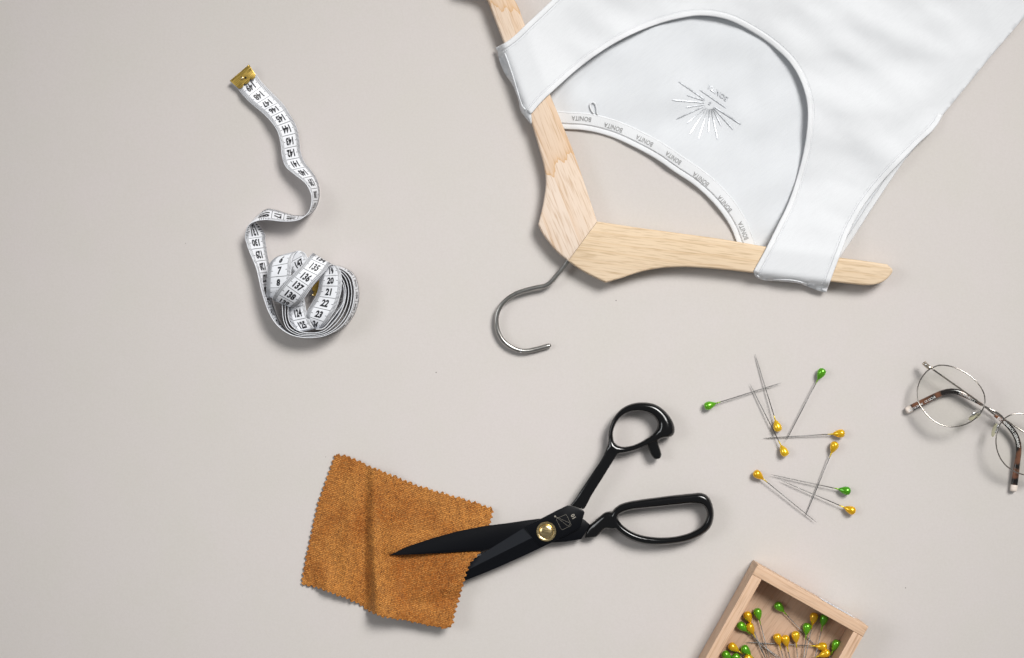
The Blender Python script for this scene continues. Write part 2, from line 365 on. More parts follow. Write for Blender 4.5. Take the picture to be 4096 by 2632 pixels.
# ------------------------------------------------------------------ coat hanger
HZ0, HZ1 = 3.2 * MM, 14.8 * MM
AX0 = np.array([2389., 885.]); AXD = np.array([2273. - 2389, 1043. - 885]); AXD /= np.linalg.norm(AXD)
def mirror(p):
    p = np.asarray(p, float) - AX0; a = p @ AXD; return AX0 + np.outer(a, AXD) * 2 - p
R_TIP = [(3473, 1045), (3550, 1057), (3572, 1082), (3559, 1105), (3532, 1127), (3495, 1139), (3450, 1139)]
R_TOP = [(2389, 885), (2540, 908), (2700, 930), (2882, 955), (3064, 986), (3200, 1006), (3359, 1030)]
R_BOT = [(3323, 1125), (3200, 1111), (3014, 1090), (2836, 1072), (2734, 1067), (2640, 1072), (2560, 1088), (2490, 1111), (2425, 1130)]
ARC_R = [(2375, 1106), (2318, 1075), (2273, 1043)]
ARC_L = [(2232, 1009), (2193, 964), (2168, 929), (2153, 896)]
L_BOT = [(2153, 896), (2165, 850), (2177, 790), (2184, 718), (2175, 655), (2157, 590), (2132, 505), (2075, 345), (2016, 170), (1986, 91), (1962, 27), (1952, 0)]
L_TOP = [(2059, 0), (2100, 100), (2200, 377), (2227, 441), (2264, 532), (2295, 609), (2327, 700), (2389, 885)]
def line(pts, n): return [tuple(p) for p in spline(pts, n)]
hang = thing('coat_hanger', P(2330, 960, 0), 'pale wooden coat hanger with a steel hook holding the white top', 'hanger')
ltip = [tuple(p) for p in mirror(R_TIP)][::-1]
out_r = line(R_TOP, 50)[:-1] + line(R_TOP[-1:] + R_TIP[:2], 12)[:-1] + line(R_TIP[1:] , 26)[:-1] + line(R_TIP[-1:] + R_BOT, 70)[:-1] + line(R_BOT[-1:] + ARC_R, 14)
out_l = line([ARC_R[-1]] + ARC_L, 20)[:-1] + line(L_BOT + ltip[:1], 80)[:-1] + line(ltip, 30)[:-1] + line(ltip[-1:] + L_TOP, 70)
def flat_outline(px, z): return [P(u, v, z)[:2] for u, v in px]
def dedupe(p):
    q = [p[0]]
    for a in p[1:]:
        if math.hypot(a[0] - q[-1][0], a[1] - q[-1][1]) > 1e-4: q.append(a)
    if math.hypot(q[0][0] - q[-1][0], q[0][1] - q[-1][1]) < 1e-4: q.pop()
    return q
def shrink_joint(px, sgn):
    """keep a hairline joint at the mitre"""
    n = np.array([-AXD[1], AXD[0]]); res = []
    for p in px:
        d = (np.array(p) - AX0) @ n; a = (np.array(p) - AX0) @ AXD
        if abs(d) < 1.0: p = tuple(np.array(p) + n * sgn * .15)
        res.append(tuple(p))
    return res
nrm = np.array([-AXD[1], AXD[0]]); sg_r = 1 if (np.array((3000., 1000.)) - AX0) @ nrm > 0 else -1
def arm_prism(px, sg):
    q = dedupe(flat_outline(shrink_joint(px, sg), HZ1)); a = np.array(P(*AX0, HZ1)[:2]); b = np.array(P(*ARC_R[-1], HZ1)[:2]); d = (b - a) / np.linalg.norm(b - a)
    bw = [.06 if abs((x - a[0]) * d[1] - (y - a[1]) * d[0]) < .0004 else 1 for x, y in q]
    return prism(MB(), q, HZ0, HZ1, 1.6 * MM, 4, bw)
arm_prism(out_l, -sg_r).build('arm', M['arm_l'], hang, angle=50)['label'] = 'hanger arm with rosy ash grain and a dark growth ring'
arm_prism(out_r, sg_r).build('arm', M['arm_r'], hang, angle=50)['label'] = 'hanger arm with straw coloured straight grain'
zh = zoomer(1900, 900, 2.8)
HK = [(1075, 350), (1040, 400), (990, 470), (900, 580), (850, 637), (800, 674), (700, 697), (560, 732), (450, 772), (370, 822), (300, 890), (257, 970), (240, 1060), (245, 1140), (275, 1230), (330, 1310), (410, 1370), (500, 1405), (590, 1410), (660, 1396), (760, 1370), (850, 1345)]
hp = spline([(*zh(*q), 8.5 - 6 * i / (len(HK) - 1)) for i, q in enumerate(HK)], 120)
hook = MB().tube([P(u, v, z * MM) for u, v, z in hp], [1.95 * MM] * 117 + [1.9 * MM, 1.7 * MM, 1.3 * MM], 20).build('hook', M['steel'], hang)
e = hp[98:100]
MB().tube([P(u, v, z * MM) for u, v, z in e], 2.02 * MM, 20).build('crimp_ring', M['wire'], hook)

# ------------------------------------------------------------------ white top on the hanger
BAR_L = np.array([(1800, -500), (1880, -330), (2006, 0), (2057, 135), (2167, 440), (2235, 640), (2285, 850)], float)
BAR_R = np.array([(2380, 1010), (2700, 991), (2859, 1011), (3039, 1036), (3341, 1075), (3560, 1098), (3700, 1115)], float)
def sd_line(p, bar, outward):
    best = 1e9; sg = 0
    for a, b in zip(bar[:-1], bar[1:]):
        ab = b - a; t = max(0, min(1, ((p - a) @ ab) / (ab @ ab))); d = p - a - ab * t; l = math.hypot(*d)
        if l < best: best = l; sg = 1 if d @ outward > 0 else -1
    return best * sg
OUT_L = np.array([-.94, .34]); OUT_R = np.array([-.13, .99])
def nz(u, v, s, seed): return noise.noise(Vector((u / s, v / s, seed)))
SIDE = np.array([(3600, 650), (3734, 517), (3769, 462), (3856, 357), (3956, 234), (4096, 70), (4500, -420)], float)
def bar_h(s, top, base):
    if s > 42: x = (s - 42) / 34; return top - (top - 4.5) * (1 - math.sqrt(max(0, 1 - min(1, x) ** 2)))
    if s > -46: return top
    return base + (top - base) * math.exp(-((-s - 46) / 120) ** 1.3)
def zfront(u, v):
    p = np.array((u, v), float); sl = sd_line(p, BAR_L, OUT_L); sr = sd_line(p, BAR_R, OUT_R)
    h = max(bar_h(sl, 15.9, 6.6), bar_h(sr, 15.9, 6.6))
    far = sm((min(abs(sl), abs(sr)) - 60) / 200)
    ang = .9 * u + .45 * v; ac = -.45 * u + .9 * v
    w = 6.5 * nz(u * .55 + v * .7, v, 230, 1.3) + 2.6 * nz(ang * .45, ac, 110, 5.1) + .25 * nz(u, v, 50, 9)
    w += 2.2 * math.exp(-((ac - .3 * ang + 1.0) % 620 / 60 - 3) ** 2) * .5
    h += w * (.18 + .82 * far)
    ds = sd_line(p, SIDE, np.array([.75, .66]))
    w_e = float(sm((540 - v) / 130) * sm(1 + ds / 130)); h = max(h, 2.4); h = h * (1 - w_e) + 2.8 * w_e
    hb = zback(u, v) / MM + .9
    return (h if h > hb + 1 else hb + .25 * (max(0, h - hb + 1)) ** 2) * MM
def zback(u, v):
    p = np.array((u, v), float); d = min(abs(sd_line(p, BAR_L, OUT_L)), abs(sd_line(p, BAR_R, OUT_R)))
    w = 1.8 + 3.4 * nz(u * .6 + v * .55, v - .3 * u, 210, 2.2) + 1.3 * nz(u * .4 + v * .9, u, 95, 7.7)
    return (1.1 + max(0, w) * float(sm((d - 55) / 130)) * (.25 + .75 * float(sm((3330 - u) / 260)))) * MM
def panel(bnd, step, zf, name, mat, parent):
    bnd = [tuple(p) for p in bnd]; n = len(bnd); b = np.array(bnd); x0, y0 = b.min(0); x1, y1 = b.max(0)
    def inside(pts):
        r = np.zeros(len(pts), bool)
        for i in range(n):
            a = b[i]; c = b[(i + 1) % n]; cond = (a[1] > pts[:, 1]) != (c[1] > pts[:, 1])
            xi = (c[0] - a[0]) * (pts[:, 1] - a[1]) / (c[1] - a[1] + 1e-12) + a[0]; r ^= cond & (pts[:, 0] < xi)
        return r
    g = []; row = 0; y = y0
    while y < y1:
        x = x0 + (step / 2 if row % 2 else 0)
        while x < x1: g.append((x, y)); x += step
        y += step * .866; row += 1
    g = np.array(g); g = g[inside(g)]
    keep = np.ones(len(g), bool)
    for k in range(0, len(g), 4000):
        d = np.min(np.hypot(g[k:k+4000, None, 0] - b[None, :, 0], g[k:k+4000, None, 1] - b[None, :, 1]), 1); keep[k:k+4000] = d > step * .5
    g = g[keep]; allp = [Vector(p) for p in bnd] + [Vector(p) for p in g]
    r = delaunay_2d_cdt(allp, [(i, (i + 1) % n) for i in range(n)], [], 1, 1e-5)
    vs = [P(p[0], p[1], zf(p[0], p[1])) for p in r[0]]
    return MB().add(vs, r[2]).build(name, mat, parent, up=True)
def band(px, o0, o1, zf, lift, h, name, mat, parent, k=9, wrap=True):
    """strip following a pixel curve between two offsets to its right side, domed by h"""
    t = tangents(px); nn = np.stack([t[:, 1], -t[:, 0]], 1); rows = []
    for p, q in zip(px, nn):
        r = []
        for j in range(k):
            x = -1 + 2 * j / (k - 1); o = (o0 + o1) / 2 + (o1 - o0) / 2 * x; c = p + q * o
            r.append(P(c[0], c[1], zf(*c) + lift + h * (math.sqrt(max(0, 1 - abs(x) ** 2.6)) - .35)))
        rows.append(r)
    o = MB().grid(rows).build(name, mat, parent, up=True); solidify(o, .5 * MM, -1); return o
def stitches(px, off, zf, lift, parent, step=7.5, ln=4.6, r=.20, name='stitching'):
    mb = MB(); L_ = np.concatenate([[0], np.cumsum(np.linalg.norm(np.diff(px, axis=0), axis=1))]); t = tangents(px); nn = np.stack([t[:, 1], -t[:, 0]], 1)
    for s in np.arange(3, L_[-1] - 3, step):
        c = np.array([np.interp(s, L_, (px + nn * off)[:, j]) for j in (0, 1)]); d = np.array([np.interp(s, L_, t[:, j]) for j in (0, 1)])
        a = c - d * ln / 2; b = c + d * ln / 2; z = zf(*c) + lift
        mb.tube([P(*a, z - .1 * MM), P(*c, z + .06 * MM), P(*b, z - .1 * MM)], r * MM, 5)
    o = mb.build(name, M['thread'], parent); o['kind'] = 'stuff'; return o

SH_L = [(1984, 191), (1990, 205), (1993, 223), (2018, 291), (2050, 341), (2073, 400), (2082, 441), (2105, 475), (2125, 497)]
NECK = [(2125, 497), (2124, 456), (2168, 405), (2227, 350), (2309, 277), (2400, 209), (2491, 155), (2582, 114), (2700, 77), (2802, 62), (2905, 77), (3007, 126), (3093, 185), (3164, 255), (3205, 327), (3225, 391), (3232, 455), (3230, 500), (3218, 591), (3191, 700), (3155, 809), (3109, 905), (3064, 995), (3014, 1086)]
SH_R = [(3014, 1086), (3020, 1104), (3045, 1118), (3109, 1125), (3200, 1136), (3245, 1152), (3277, 1164), (3305, 1168)]
ARM_R = [(3305, 1168), (3323, 1118), (3359, 1023), (3405, 909), (3464, 809), (3532, 723), (3600, 650), (3681, 567), (3734, 517), (3757, 485), (3769, 462)]
ARM_L = [(2440, -250), (2310, -95), (2209, 0), (2118, 86), (2023, 170), (1984, 191)]
top = thing('tank_top', P(2800, 300, 0), 'white sleeveless jersey top hung on the wooden coat hanger', 'top')
neck = spline(NECK[1:], 260); armr = spline(ARM_R, 110); arml = spline(ARM_L, 70); shl = spline(SH_L, 40); shr = spline(SH_R, 40)
front = [*shl[:-1], *spline(NECK[:2], 6)[:-1], *neck[::1][:-1], *shr[:-1], *armr[:-1], *spline([(3769, 462), (3856, 357), (3956, 234), (4096, 70), (4500, -420)], 60)[:-1], *spline([(4500, -420), (3500, -560), (2440, -250)], 40)[:-1], *arml[:-1]]
fp = panel(front, 15, zfront, 'front_panel', M['shirt'], top); solidify(fp, .7 * MM, -1)
BN = [(2150, 500), (2259, 515), (2332, 519), (2445, 546), (2536, 586), (2627, 636), (2700, 687), (2768, 732), (2836, 791), (2891, 855), (2927, 914), (2948, 968), (2985, 1060)]
bneck = spline(BN, 150)
BARM = [(3290, 1130), (3359, 1029), (3409, 955), (3473, 855), (3564, 718), (3612, 648), (3720, 520)]
back = [*bneck[:-1], (2990, 1065), (3040, 1098), (3150, 1116), *spline(BARM, 60)[:-1], *spline([(3715, 515), (3812, 335), (3915, 208), (4055, 40), (4450, -420)], 50)[:-1], *spline([(4450, -420), (3500, -545), (2450, -230)], 40)[:-1], *spline([(2450, -230), (2220, 15), (2060, 160), (2012, 200)], 30)[:-1], (2030, 280), (2080, 390), (2118, 470)]
bp_ = panel(back, 16, zback, 'back_panel', M['backcloth'], top); solidify(bp_, .6 * MM, -1)
# bindings (offset positive = to the right of travel, in picture sense)
band(neck, -1, 21, zfront, .25 * MM, .75 * MM, 'neck_binding', M['rib'], top)
band(armr, -1, 21, zfront, .25 * MM, .6 * MM, 'armhole_binding', M['rib'], top)
band(arml, -1, 21, zfront, .25 * MM, .6 * MM, 'armhole_binding', M['rib'], top)
band(spline(BARM, 90), -1, 22, zback, .2 * MM, .5 * MM, 'armhole_binding', M['rib'], top)
band(bneck, -2, 20, zback, .25 * MM, .7 * MM, 'neck_binding', M['rib'], top)
nt_tape = band(bneck, 19, 68, zback, .5 * MM, .3 * MM, 'neck_tape', M['necktape'], top)
stitches(neck, 27, zfront, .12 * MM, top); stitches(armr, 28, zfront, .12 * MM, top); stitches(arml, 28, zfront, .12 * MM, top)
stitches(bneck, 24.5, zback, .78 * MM, top); stitches(bneck, 64, zback, .78 * MM, top)
# shoulder seams
z1 = zoomer(1900, 0, 2.2); z2 = zoomer(2600, 200, 2.2); z3 = zoomer(2700, 500, 2.2)
for pts in ([(262, 470), (285, 530), (310, 600), (340, 690), (370, 790), (395, 870), (425, 945), (445, 965)],):
    sp = spline([z1(*q) for q in pts], 40); MB().tube([P(u, v, zfront(u, v) + .35 * MM) for u, v in sp], .55 * MM, 8).build('shoulder_seam', M['thread'], top)
sp = spline([z3(*q) for q in [(725, 1325), (760, 1350), (900, 1358), (1050, 1368), (1170, 1398), (1280, 1425)]], 40)
MB().tube([P(u, v, zfront(u, v) + .35 * MM) for u, v in sp], .6 * MM, 8).build('shoulder_seam', M['thread'], top)
# hanging loop
lp = spline([z1(*q) for q in [(1045, 1000), (1020, 960), (1015, 915), (1035, 900), (1055, 910), (1068, 950), (1075, 1000), (1080, 1010)]], 40)
MB().tube([P(u, v, zback(u, v) + (.9 + .6 * math.sin(math.pi * i / 39)) * MM) for i, (u, v) in enumerate(lp)], .62 * MM, 8).build('hanging_loop', M['thread'], top)
# lettering helpers
def text_on_path(mb, s, px, centre, height, zf, lift, bold=0, xs=1.0):
    """px travels in reading direction; centre = nearest pixel position of the middle"""
    v, f = text2d(s, bold, xs); L_ = np.concatenate([[0], np.cumsum(np.linalg.norm(np.diff(px, axis=0), axis=1))]); t = tangents(px)
    c = L_[np.argmin(np.hypot(px[:, 0] - centre[0], px[:, 1] - centre[1]))]; sc = height / .70; r = []
    q0 = np.array([np.interp(c, L_, px[:, j]) for j in (0, 1)]); d0 = np.array([np.interp(c, L_, t[:, j]) for j in (0, 1)]); up0 = np.array([d0[1], -d0[0]])
    oy = (np.array(centre) - q0) @ up0
    for x, y in v:
        a = c + x * sc; p = np.array([np.interp(a, L_, px[:, j]) for j in (0, 1)]); d = np.array([np.interp(a, L_, t[:, j]) for j in (0, 1)]); d /= np.linalg.norm(d)
        if a < 0: p = p + d * a
        if a > L_[-1]: p = p + d * (a - L_[-1])
        p = p + np.array([d[1], -d[0]]) * (y * sc + oy); r.append(P(p[0], p[1], zf(*p) + lift))
    mb.add(r, f)
rev = bneck[::-1]
for c in [z1(930, 1043), z1(1215, 1120), z1(1490, 1237), z2(212, 955), z2(452, 1140), z2(660, 1355), z3(605, 942)]:
    mb = MB(); text_on_path(mb, 'BONITA', rev, c, 18.5, zback, 1.0 * MM, .008, .74); mb.build('lettering', M['greyink'], nt_tape)
# foil emblem printed on the inside of the back
em = MB()
def stroke(mb, a, b, w, zf, lift, n=10):
    a = np.array(a); b = np.array(b); d = (b - a) / np.linalg.norm(b - a); q = np.array([d[1], -d[0]]) * w / 2; rows = []
    for i in range(n + 1):
        c = a + (b - a) * i / n; s = 1 if 0 < i < n else .55; rows.append([P(*(c + q * s), zf(*c) + lift), P(*(c - q * s), zf(*c) + lift)])
    mb.grid(rows)
for a in [(255, 277, 487, 437), (440, 348, 672, 507), (328, 395, 480, 443), (198, 438, 478, 463), (320, 503, 475, 480), (235, 606, 483, 490), (328, 643, 493, 502), (350, 737, 498, 512), (428, 776, 512, 515), (515, 722, 526, 518), (595, 787, 540, 515), (628, 667, 553, 512), (733, 697, 562, 508), (802, 652, 563, 497)]:
    stroke(em, z2(*a[:2]), z2(*a[2:]), 4.2, zback, .7 * MM)
tp = np.array([z2(x, y) for x, y in [(720, 465), (600, 378), (480, 290)]]); tp = spline(tp, 30)
text_on_path(em, 'BONITA', tp, z2(598, 377), 18, zback, .7 * MM, .015, 1.02)
text_on_path(em, 's', tp, z2(522, 472), 19, zback, .7 * MM, .015, 1)
em.build('foil_emblem', M['foil'], bp_)

# ------------------------------------------------------------------ tape measure
T1 = zoomer(880, 220, 2.5667); T2 = zoomer(900, 780, 2.5667)
tape = thing('measuring_tape', P(1230, 1180, 0), 'white tape measure with brass end clips, loosely coiled with a wavy tail', 'tape measure')
band_mb = MB(); ink = MB(); TW = 20.0
class Strip:
    def __init__(s, rows, step=.1):
        """rows: (cm, Lx, Ly, Lz, Rx, Ry, Rz) in photo px and mm"""
        rows = sorted(rows); s.t = [r[0] for r in rows]; s.p = np.array([r[1:] for r in rows], float)
        tt = np.arange(s.t[0], s.t[-1] + 1e-6, step); q = s.at(tt); g = []
        for r in q:
            a = np.array(P(r[0], r[1], r[2] * MM)); b = np.array(P(r[3], r[4], r[5] * MM)); g.append([a + (b - a) * k / 4 for k in range(5)])
        s.tt = tt; s.A = np.array([x[0] for x in g]); s.B = np.array([x[4] for x in g]); band_mb.grid(g)
        tg = np.gradient((s.A + s.B) / 2, axis=0); s.N = np.cross(s.B - s.A, tg); s.N /= np.linalg.norm(s.N, axis=1)[:, None] + 1e-12
        s.N[s.N[:, 2] < 0] *= -1
    def at(s, tt): return hermite(s.t, s.p, tt)
    def pt(s, c, b, lift=.36):
        A = np.array([np.interp(c, s.tt, s.A[:, j]) for j in range(3)]); B = np.array([np.interp(c, s.tt, s.B[:, j]) for j in range(3)])
        N = np.array([np.interp(c, s.tt, s.N[:, j]) for j in range(3)]); N /= np.linalg.norm(N) + 1e-9
        return A + (B - A) * b + N * lift * MM
    def quad(s, c0, c1, b0, b1, n=1):
        rows = [[s.pt(c0, b0 + (b1 - b0) * k / n), s.pt(c1, b0 + (b1 - b0) * k / n)] for k in range(n + 1)]; ink.grid(rows)
    def scale(s, c0, c1, label=lambda n: str(n), rd=1, up=1, numbers=True, xk=1.0):
        """print ticks and numbers between c0 and c1. rd: +1 text runs from L to R; up: +1 glyph tops towards rising cm"""
        k = math.ceil(c0 * 10)
        while k / 10 <= c1:
            c = k / 10; m = (k - 5) % 10
            l = .17 if m else .23
            if m == 0: s.quad(c - .018, c + .018, .0, 1.0, 6)
            else:
                if k % 10 == 0: l = .24
                s.quad(c - .019, c + .019, .02, l); s.quad(c - .019, c + .019, 1 - l, .98)
            k += 1
        if numbers:
            for n in range(math.ceil(c0 + .15), math.floor(c1 - .15) + 1):
                v, f = text2d(label(n), .048, .78 * xk); r = []
                for x, y in v: r.append(s.pt(n + up * y * .80, .5 + rd * x * .37))
                ink.add(r, f)
def rows_auto(spec, zf, base=.6, sign=1):
    """spec (cm, (Lx,Ly),(Rx,Ry)); tape stands on its R edge; L height follows from the 20 mm width"""
    res = []
    for c, a, b in spec:
        a = zf(*a) if zf else a; b = zf(*b) if zf else b
        w = math.hypot(a[0] - b[0], a[1] - b[1]) * MPX / MM; res.append((c, a[0], a[1], base + math.sqrt(max(.3, TW * TW - w * w)), b[0], b[1], base))
    return res
tail = rows_auto([(150.6, (110, 290), (300, 122)), (149.5, (185, 352), (378, 208)), (149, (225, 400), (410, 255)), (148, (305, 485), (497, 350)), (147, (385, 552), (590, 442)), (146, (455, 612), (655, 512)), (145, (530, 692), (715, 608)), (144, (590, 787), (783, 733)), (143, (622, 907), (812, 863)), (142, (635, 1027), (825, 988)), (141, (672, 1142), (868, 1103)), (140, (770, 1230), (935, 1188)), (139, (880, 1320), (1000, 1298)), (138, (938, 1440), (1022, 1430))], T1)
tail += rows_auto([(137, (883, 112), (945, 105)), (136, (853, 182), (898, 172)), (135.2, (800, 232), (836, 207)), (134.5, (738, 260), (760, 213)), (134, (668, 270), (690, 206)), (133.5, (597, 271), (613, 184)), (133, (535, 266), (552, 163)), (132.5, (472, 258), (490, 149)), (132, (395, 256), (425, 146)), (131.7, (330, 264), (370, 182)), (131.45, (262, 292), (300, 248)), (131.2, (225, 340), (330, 298)), (131, (212, 385), (376, 350)), (130, (222, 500), (412, 472)), (129, (268, 625), (432, 605)), (128, (318, 745), (455, 725)), (127, (348, 865), (470, 850)), (126, (375, 985), (470, 978)), (125, (410, 1100), (485, 1092)), (124, (455, 1215), (515, 1200)), (123, (525, 1325), (555, 1295)), (122, (620, 1405), (632, 1385))], T2)
def coil(spec, c0):
    """vertical turns: (Lx,Ly,Rx,Ry); cm values follow from length"""
    out = []; c = c0; prev = None
    for q in spec:
        a = T2(q[0], q[1]); b = T2(q[2], q[3]); m = np.array([(a[0] + b[0]) / 2, (a[1] + b[1]) / 2])
        if prev is not None: c -= np.linalg.norm(m - prev) * MPX * 100
        prev = m; w = math.hypot(a[0] - b[0], a[1] - b[1]) * MPX / MM
        zb = q[4] if len(q) > 4 else .6
        out.append((c, a[0], a[1], zb + math.sqrt(max(.3, TW * TW - w * w)), b[0], b[1], zb))
    return out
c1 = coil([(620, 1405, 632, 1385), (700, 1443, 705, 1425), (780, 1460, 785, 1442), (900, 1464, 900, 1452), (1010, 1448, 1008, 1442), (1110, 1405, 1118, 1408), (1200, 1340, 1225, 1352), (1275, 1230, 1315, 1245), (1318, 1090, 1370, 1092), (1322, 940, 1366, 925), (1288, 832, 1320, 812), (1225, 775, 1240, 755), (1160, 745, 1168, 730), (1080, 735, 1082, 722)], 122)
s_tail = Strip(tail + c1[1:], .08)
s_tail.scale(135.7, 149.75, rd=-1, up=-1)
s_tail.scale(131.75, 134.9, label=lambda n: str(150 - n), rd=-1, up=1, xk=1.75)
s_tail.scale(122.2, 131.35, rd=-1, up=-1)
s_tail.scale(c1[-2][0], c1[5][0], label=lambda n: str(150 - n), rd=1, up=-1)
COILS = [
    [(610, 1010, 616, 1010), (592, 1090, 598, 1090), (590, 1180, 596, 1180), (600, 1280, 605, 1278), (640, 1372, 645, 1366), (720, 1425, 722, 1416), (850, 1448, 850, 1440), (1000, 1437, 998, 1430), (1130, 1372, 1125, 1366), (1235, 1255, 1228, 1250), (1290, 1110, 1282, 1108), (1298, 960, 1290, 962), (1268, 855, 1262, 860), (1205, 785, 1200, 790), (1120, 755, 1118, 760)],
    [(640, 1000, 646, 1000), (622, 1080, 628, 1080), (618, 1170, 624, 1170), (622, 1265, 628, 1263), (655, 1355, 662, 1350), (740, 1412, 744, 1404), (880, 1432, 880, 1424), (1020, 1412, 1015, 1405), (1135, 1325, 1128, 1320), (1222, 1200, 1214, 1197), (1262, 1085, 1254, 1083), (1268, 960, 1260, 962), (1240, 862, 1234, 867), (1190, 800, 1186, 806), (1110, 775, 1110, 780)],
    [(670, 990, 676, 990), (655, 1070, 661, 1070), (648, 1160, 654, 1160), (648, 1250, 655, 1248), (680, 1335, 686, 1330), (760, 1395, 764, 1388), (890, 1418, 890, 1410), (1010, 1395, 1005, 1388), (1115, 1305, 1100, 1290), (1195, 1190, 1165, 1170), (1232, 1080, 1200, 1068), (1240, 965, 1215, 962), (1215, 880, 1200, 885), (1170, 820, 1165, 828), (1100, 795, 1100, 800)],
    [(930, 1380, 925, 1372), (1010, 1370, 1000, 1355), (1090, 1285, 1045, 1285), (1160, 1195, 1090, 1215), (1212, 1110, 1155, 1125), (1225, 1010, 1190, 1020), (1215, 930, 1195, 935), (1190, 880, 1180, 885)]]
for i, q in enumerate(COILS):
    st = Strip(coil(q, [100, 80, 60, 41][i]), .1); a, b = st.t[0] + .3, st.t[-1] - .3
    st.scale(a, b, rd=1, up=1, numbers=(i == 3))
def loop(spec, c0, c1_, rd, up, zf=T2):
    s = Strip([(c, *zf(*a), za, *zf(*b), zb) for c, a, za, b, zb in spec], .06); s.scale(c0, c1_, rd=rd, up=up); return s
# under the knot: end of the tape with its clip
loop([(140, (700, 830), 9, (840, 985), 9), (141.5, (800, 760), 9.5, (930, 900), 9.5), (143, (930, 700), 10, (1000, 830), 10)], 140.1, 142.6, 1, 1)
loop([(145.6, (650, 600), 16, (770, 572), 18), (146, (645, 640), 16.5, (806, 586), 19), (147, (665, 765), 17, (846, 640), 20), (148, (735, 860), 17, (915, 745), 20)], 145.9, 148, 1, -1)
loop([(4.5, (672, 592), 17, (760, 580), 14), (5, (612, 610), 20, (745, 574), 19), (5.5, (525, 640), 21, (722, 592), 24), (6, (468, 690), 21, (694, 640), 26), (7, (436, 790), 22, (683, 755), 27), (8, (428, 905), 21, (670, 895), 26), (9, (428, 1000), 18, (655, 1000), 23), (9.5, (440, 1050), 13, (620, 1062), 17), (9.8, (470, 1056), 8, (610, 1060), 11)], 4.9, 9.7, 1, -1)
loop([(18.3, (1040, 728), 15, (1120, 720), 19), (18.6, (1020, 750), 17, (1150, 735), 21), (19, (1000, 790), 18.5, (1180, 775), 22), (20, (972, 880), 20, (1197, 875), 24), (21, (951, 990), 20, (1190, 1000), 24), (22, (905, 1085), 20, (1152, 1135), 23), (23, (845, 1195), 20, (1085, 1255), 22), (24, (850, 1290), 17, (1005, 1355), 17), (24.5, (895, 1365), 11, (960, 1380), 11)], 18.4, 24.4, 1, -1)
loop([(122.5, (640, 1020), 14, (800, 1000), 16), (123, (645, 1100), 15, (815, 1065), 18), (124, (652, 1228), 17, (836, 1195), 19), (125, (700, 1358), 16, (882, 1312), 18), (125.6, (748, 1404), 13, (912, 1372), 15), (125.9, (775, 1400), 8, (910, 1375), 9)], 122.6, 125.8, 1, -1)
loop([(133.3, (905, 596), 20, (1118, 728), 17), (133.6, (898, 600), 25, (1105, 716), 22), (134, (884, 612), 29, (1086, 714), 27), (135, (815, 690), 34, (1025, 785), 33), (136, (728, 783), 36, (928, 898), 36), (137, (645, 857), 36, (850, 1006), 36), (138, (555, 950), 33, (783, 1100), 33), (139, (492, 1042), 26, (722, 1152), 25), (139.5, (488, 1066), 20, (698, 1166), 18), (139.9, (510, 1085), 14, (690, 1160), 11)], 133.4, 139.7, 1, -1)
bnd_o = band_mb.build('band', M['tape'], tape); solidify(bnd_o, .5 * MM, 0)
ink.build('printed_scale', M['tapeink'], bnd_o, smooth=False)
# brass end clips
def clip(corner_a, corner_b, front_b, front_a, zf, z0, mat, tilt=0):
    """scalloped plate: straight fold a-b, three lobes front"""
    a, b, fb, fa = [np.array(zf(*q)) for q in (corner_a, corner_b, front_b, front_a)]
    d = (a - b) / 2; out = [tuple(a), tuple(b)]
    nrm_ = (fb - b); front_pts = []
    for k in range(3):
        s0 = fb + (fa - fb) * k / 3; s1 = fb + (fa - fb) * (k + 1) / 3; m = (s0 + s1) / 2; r = (s1 - s0) / 2; q = nrm_ / np.linalg.norm(nrm_) * np.linalg.norm(r) * .75
        for j in range(9):
            t = math.pi * j / 8; front_pts.append(tuple(m - r * math.cos(t) + q * math.sin(t)))
    out = [tuple(a), *[tuple(a + (b - a) * k / 10) for k in range(1, 10)], tuple(b), *front_pts]
    out2 = dedupe([tuple(x) for x in out]); pts = [P(u, v, z0)[:2] for u, v in out2]
    o = prism(MB(), pts, z0 - .5 * MM, z0 + .7 * MM, .3 * MM, 3).build('end_clip', mat, tape, angle=60)
    # rolled fold along the back edge
    MB().tube([P(*(a + (b - a) * k / 12), z0 + .1 * MM) for k in range(13)], .9 * MM, 10).build('rolled_edge', mat, o)
    return o, a, b, fb, fa
cz = 5.2 * MM
oc, ca, cb, cfb, cfa = clip((108, 272), (303, 106), (362, 195), (180, 335), T1, cz, M['brass'])
mid = np.array(T1(228, 238)); MB().lathe([(.1 * MM, 0), (1.6 * MM, 0), (1.5 * MM, .5 * MM), (1.0 * MM, .95 * MM), (.1 * MM, 1.1 * MM)], P(*mid, cz + .65 * MM), 20).build('rivet', M['brass2'], oc)
mid = np.array(T1(262, 233)); MB().lathe([(.1 * MM, 0), (1.0 * MM, 0), (.9 * MM, .12 * MM), (.1 * MM, .14 * MM)], P(*mid, cz + .68 * MM), 16).build('hole', M['blade'], oc)  # solid dark disc on the plate, standing in for the shade inside a hole
oc2, *_ = clip((1010, 1020), (960, 880), (905, 935), (935, 1090), T2, 10 * MM, M['brass_dark'])
MB().lathe([(.1 * MM, 0), (.9 * MM, 0), (.7 * MM, .5 * MM), (.1 * MM, .7 * MM)], P(*T2(900, 1028), 10.7 * MM), 14).build('rivet', M['brass2'], oc2)

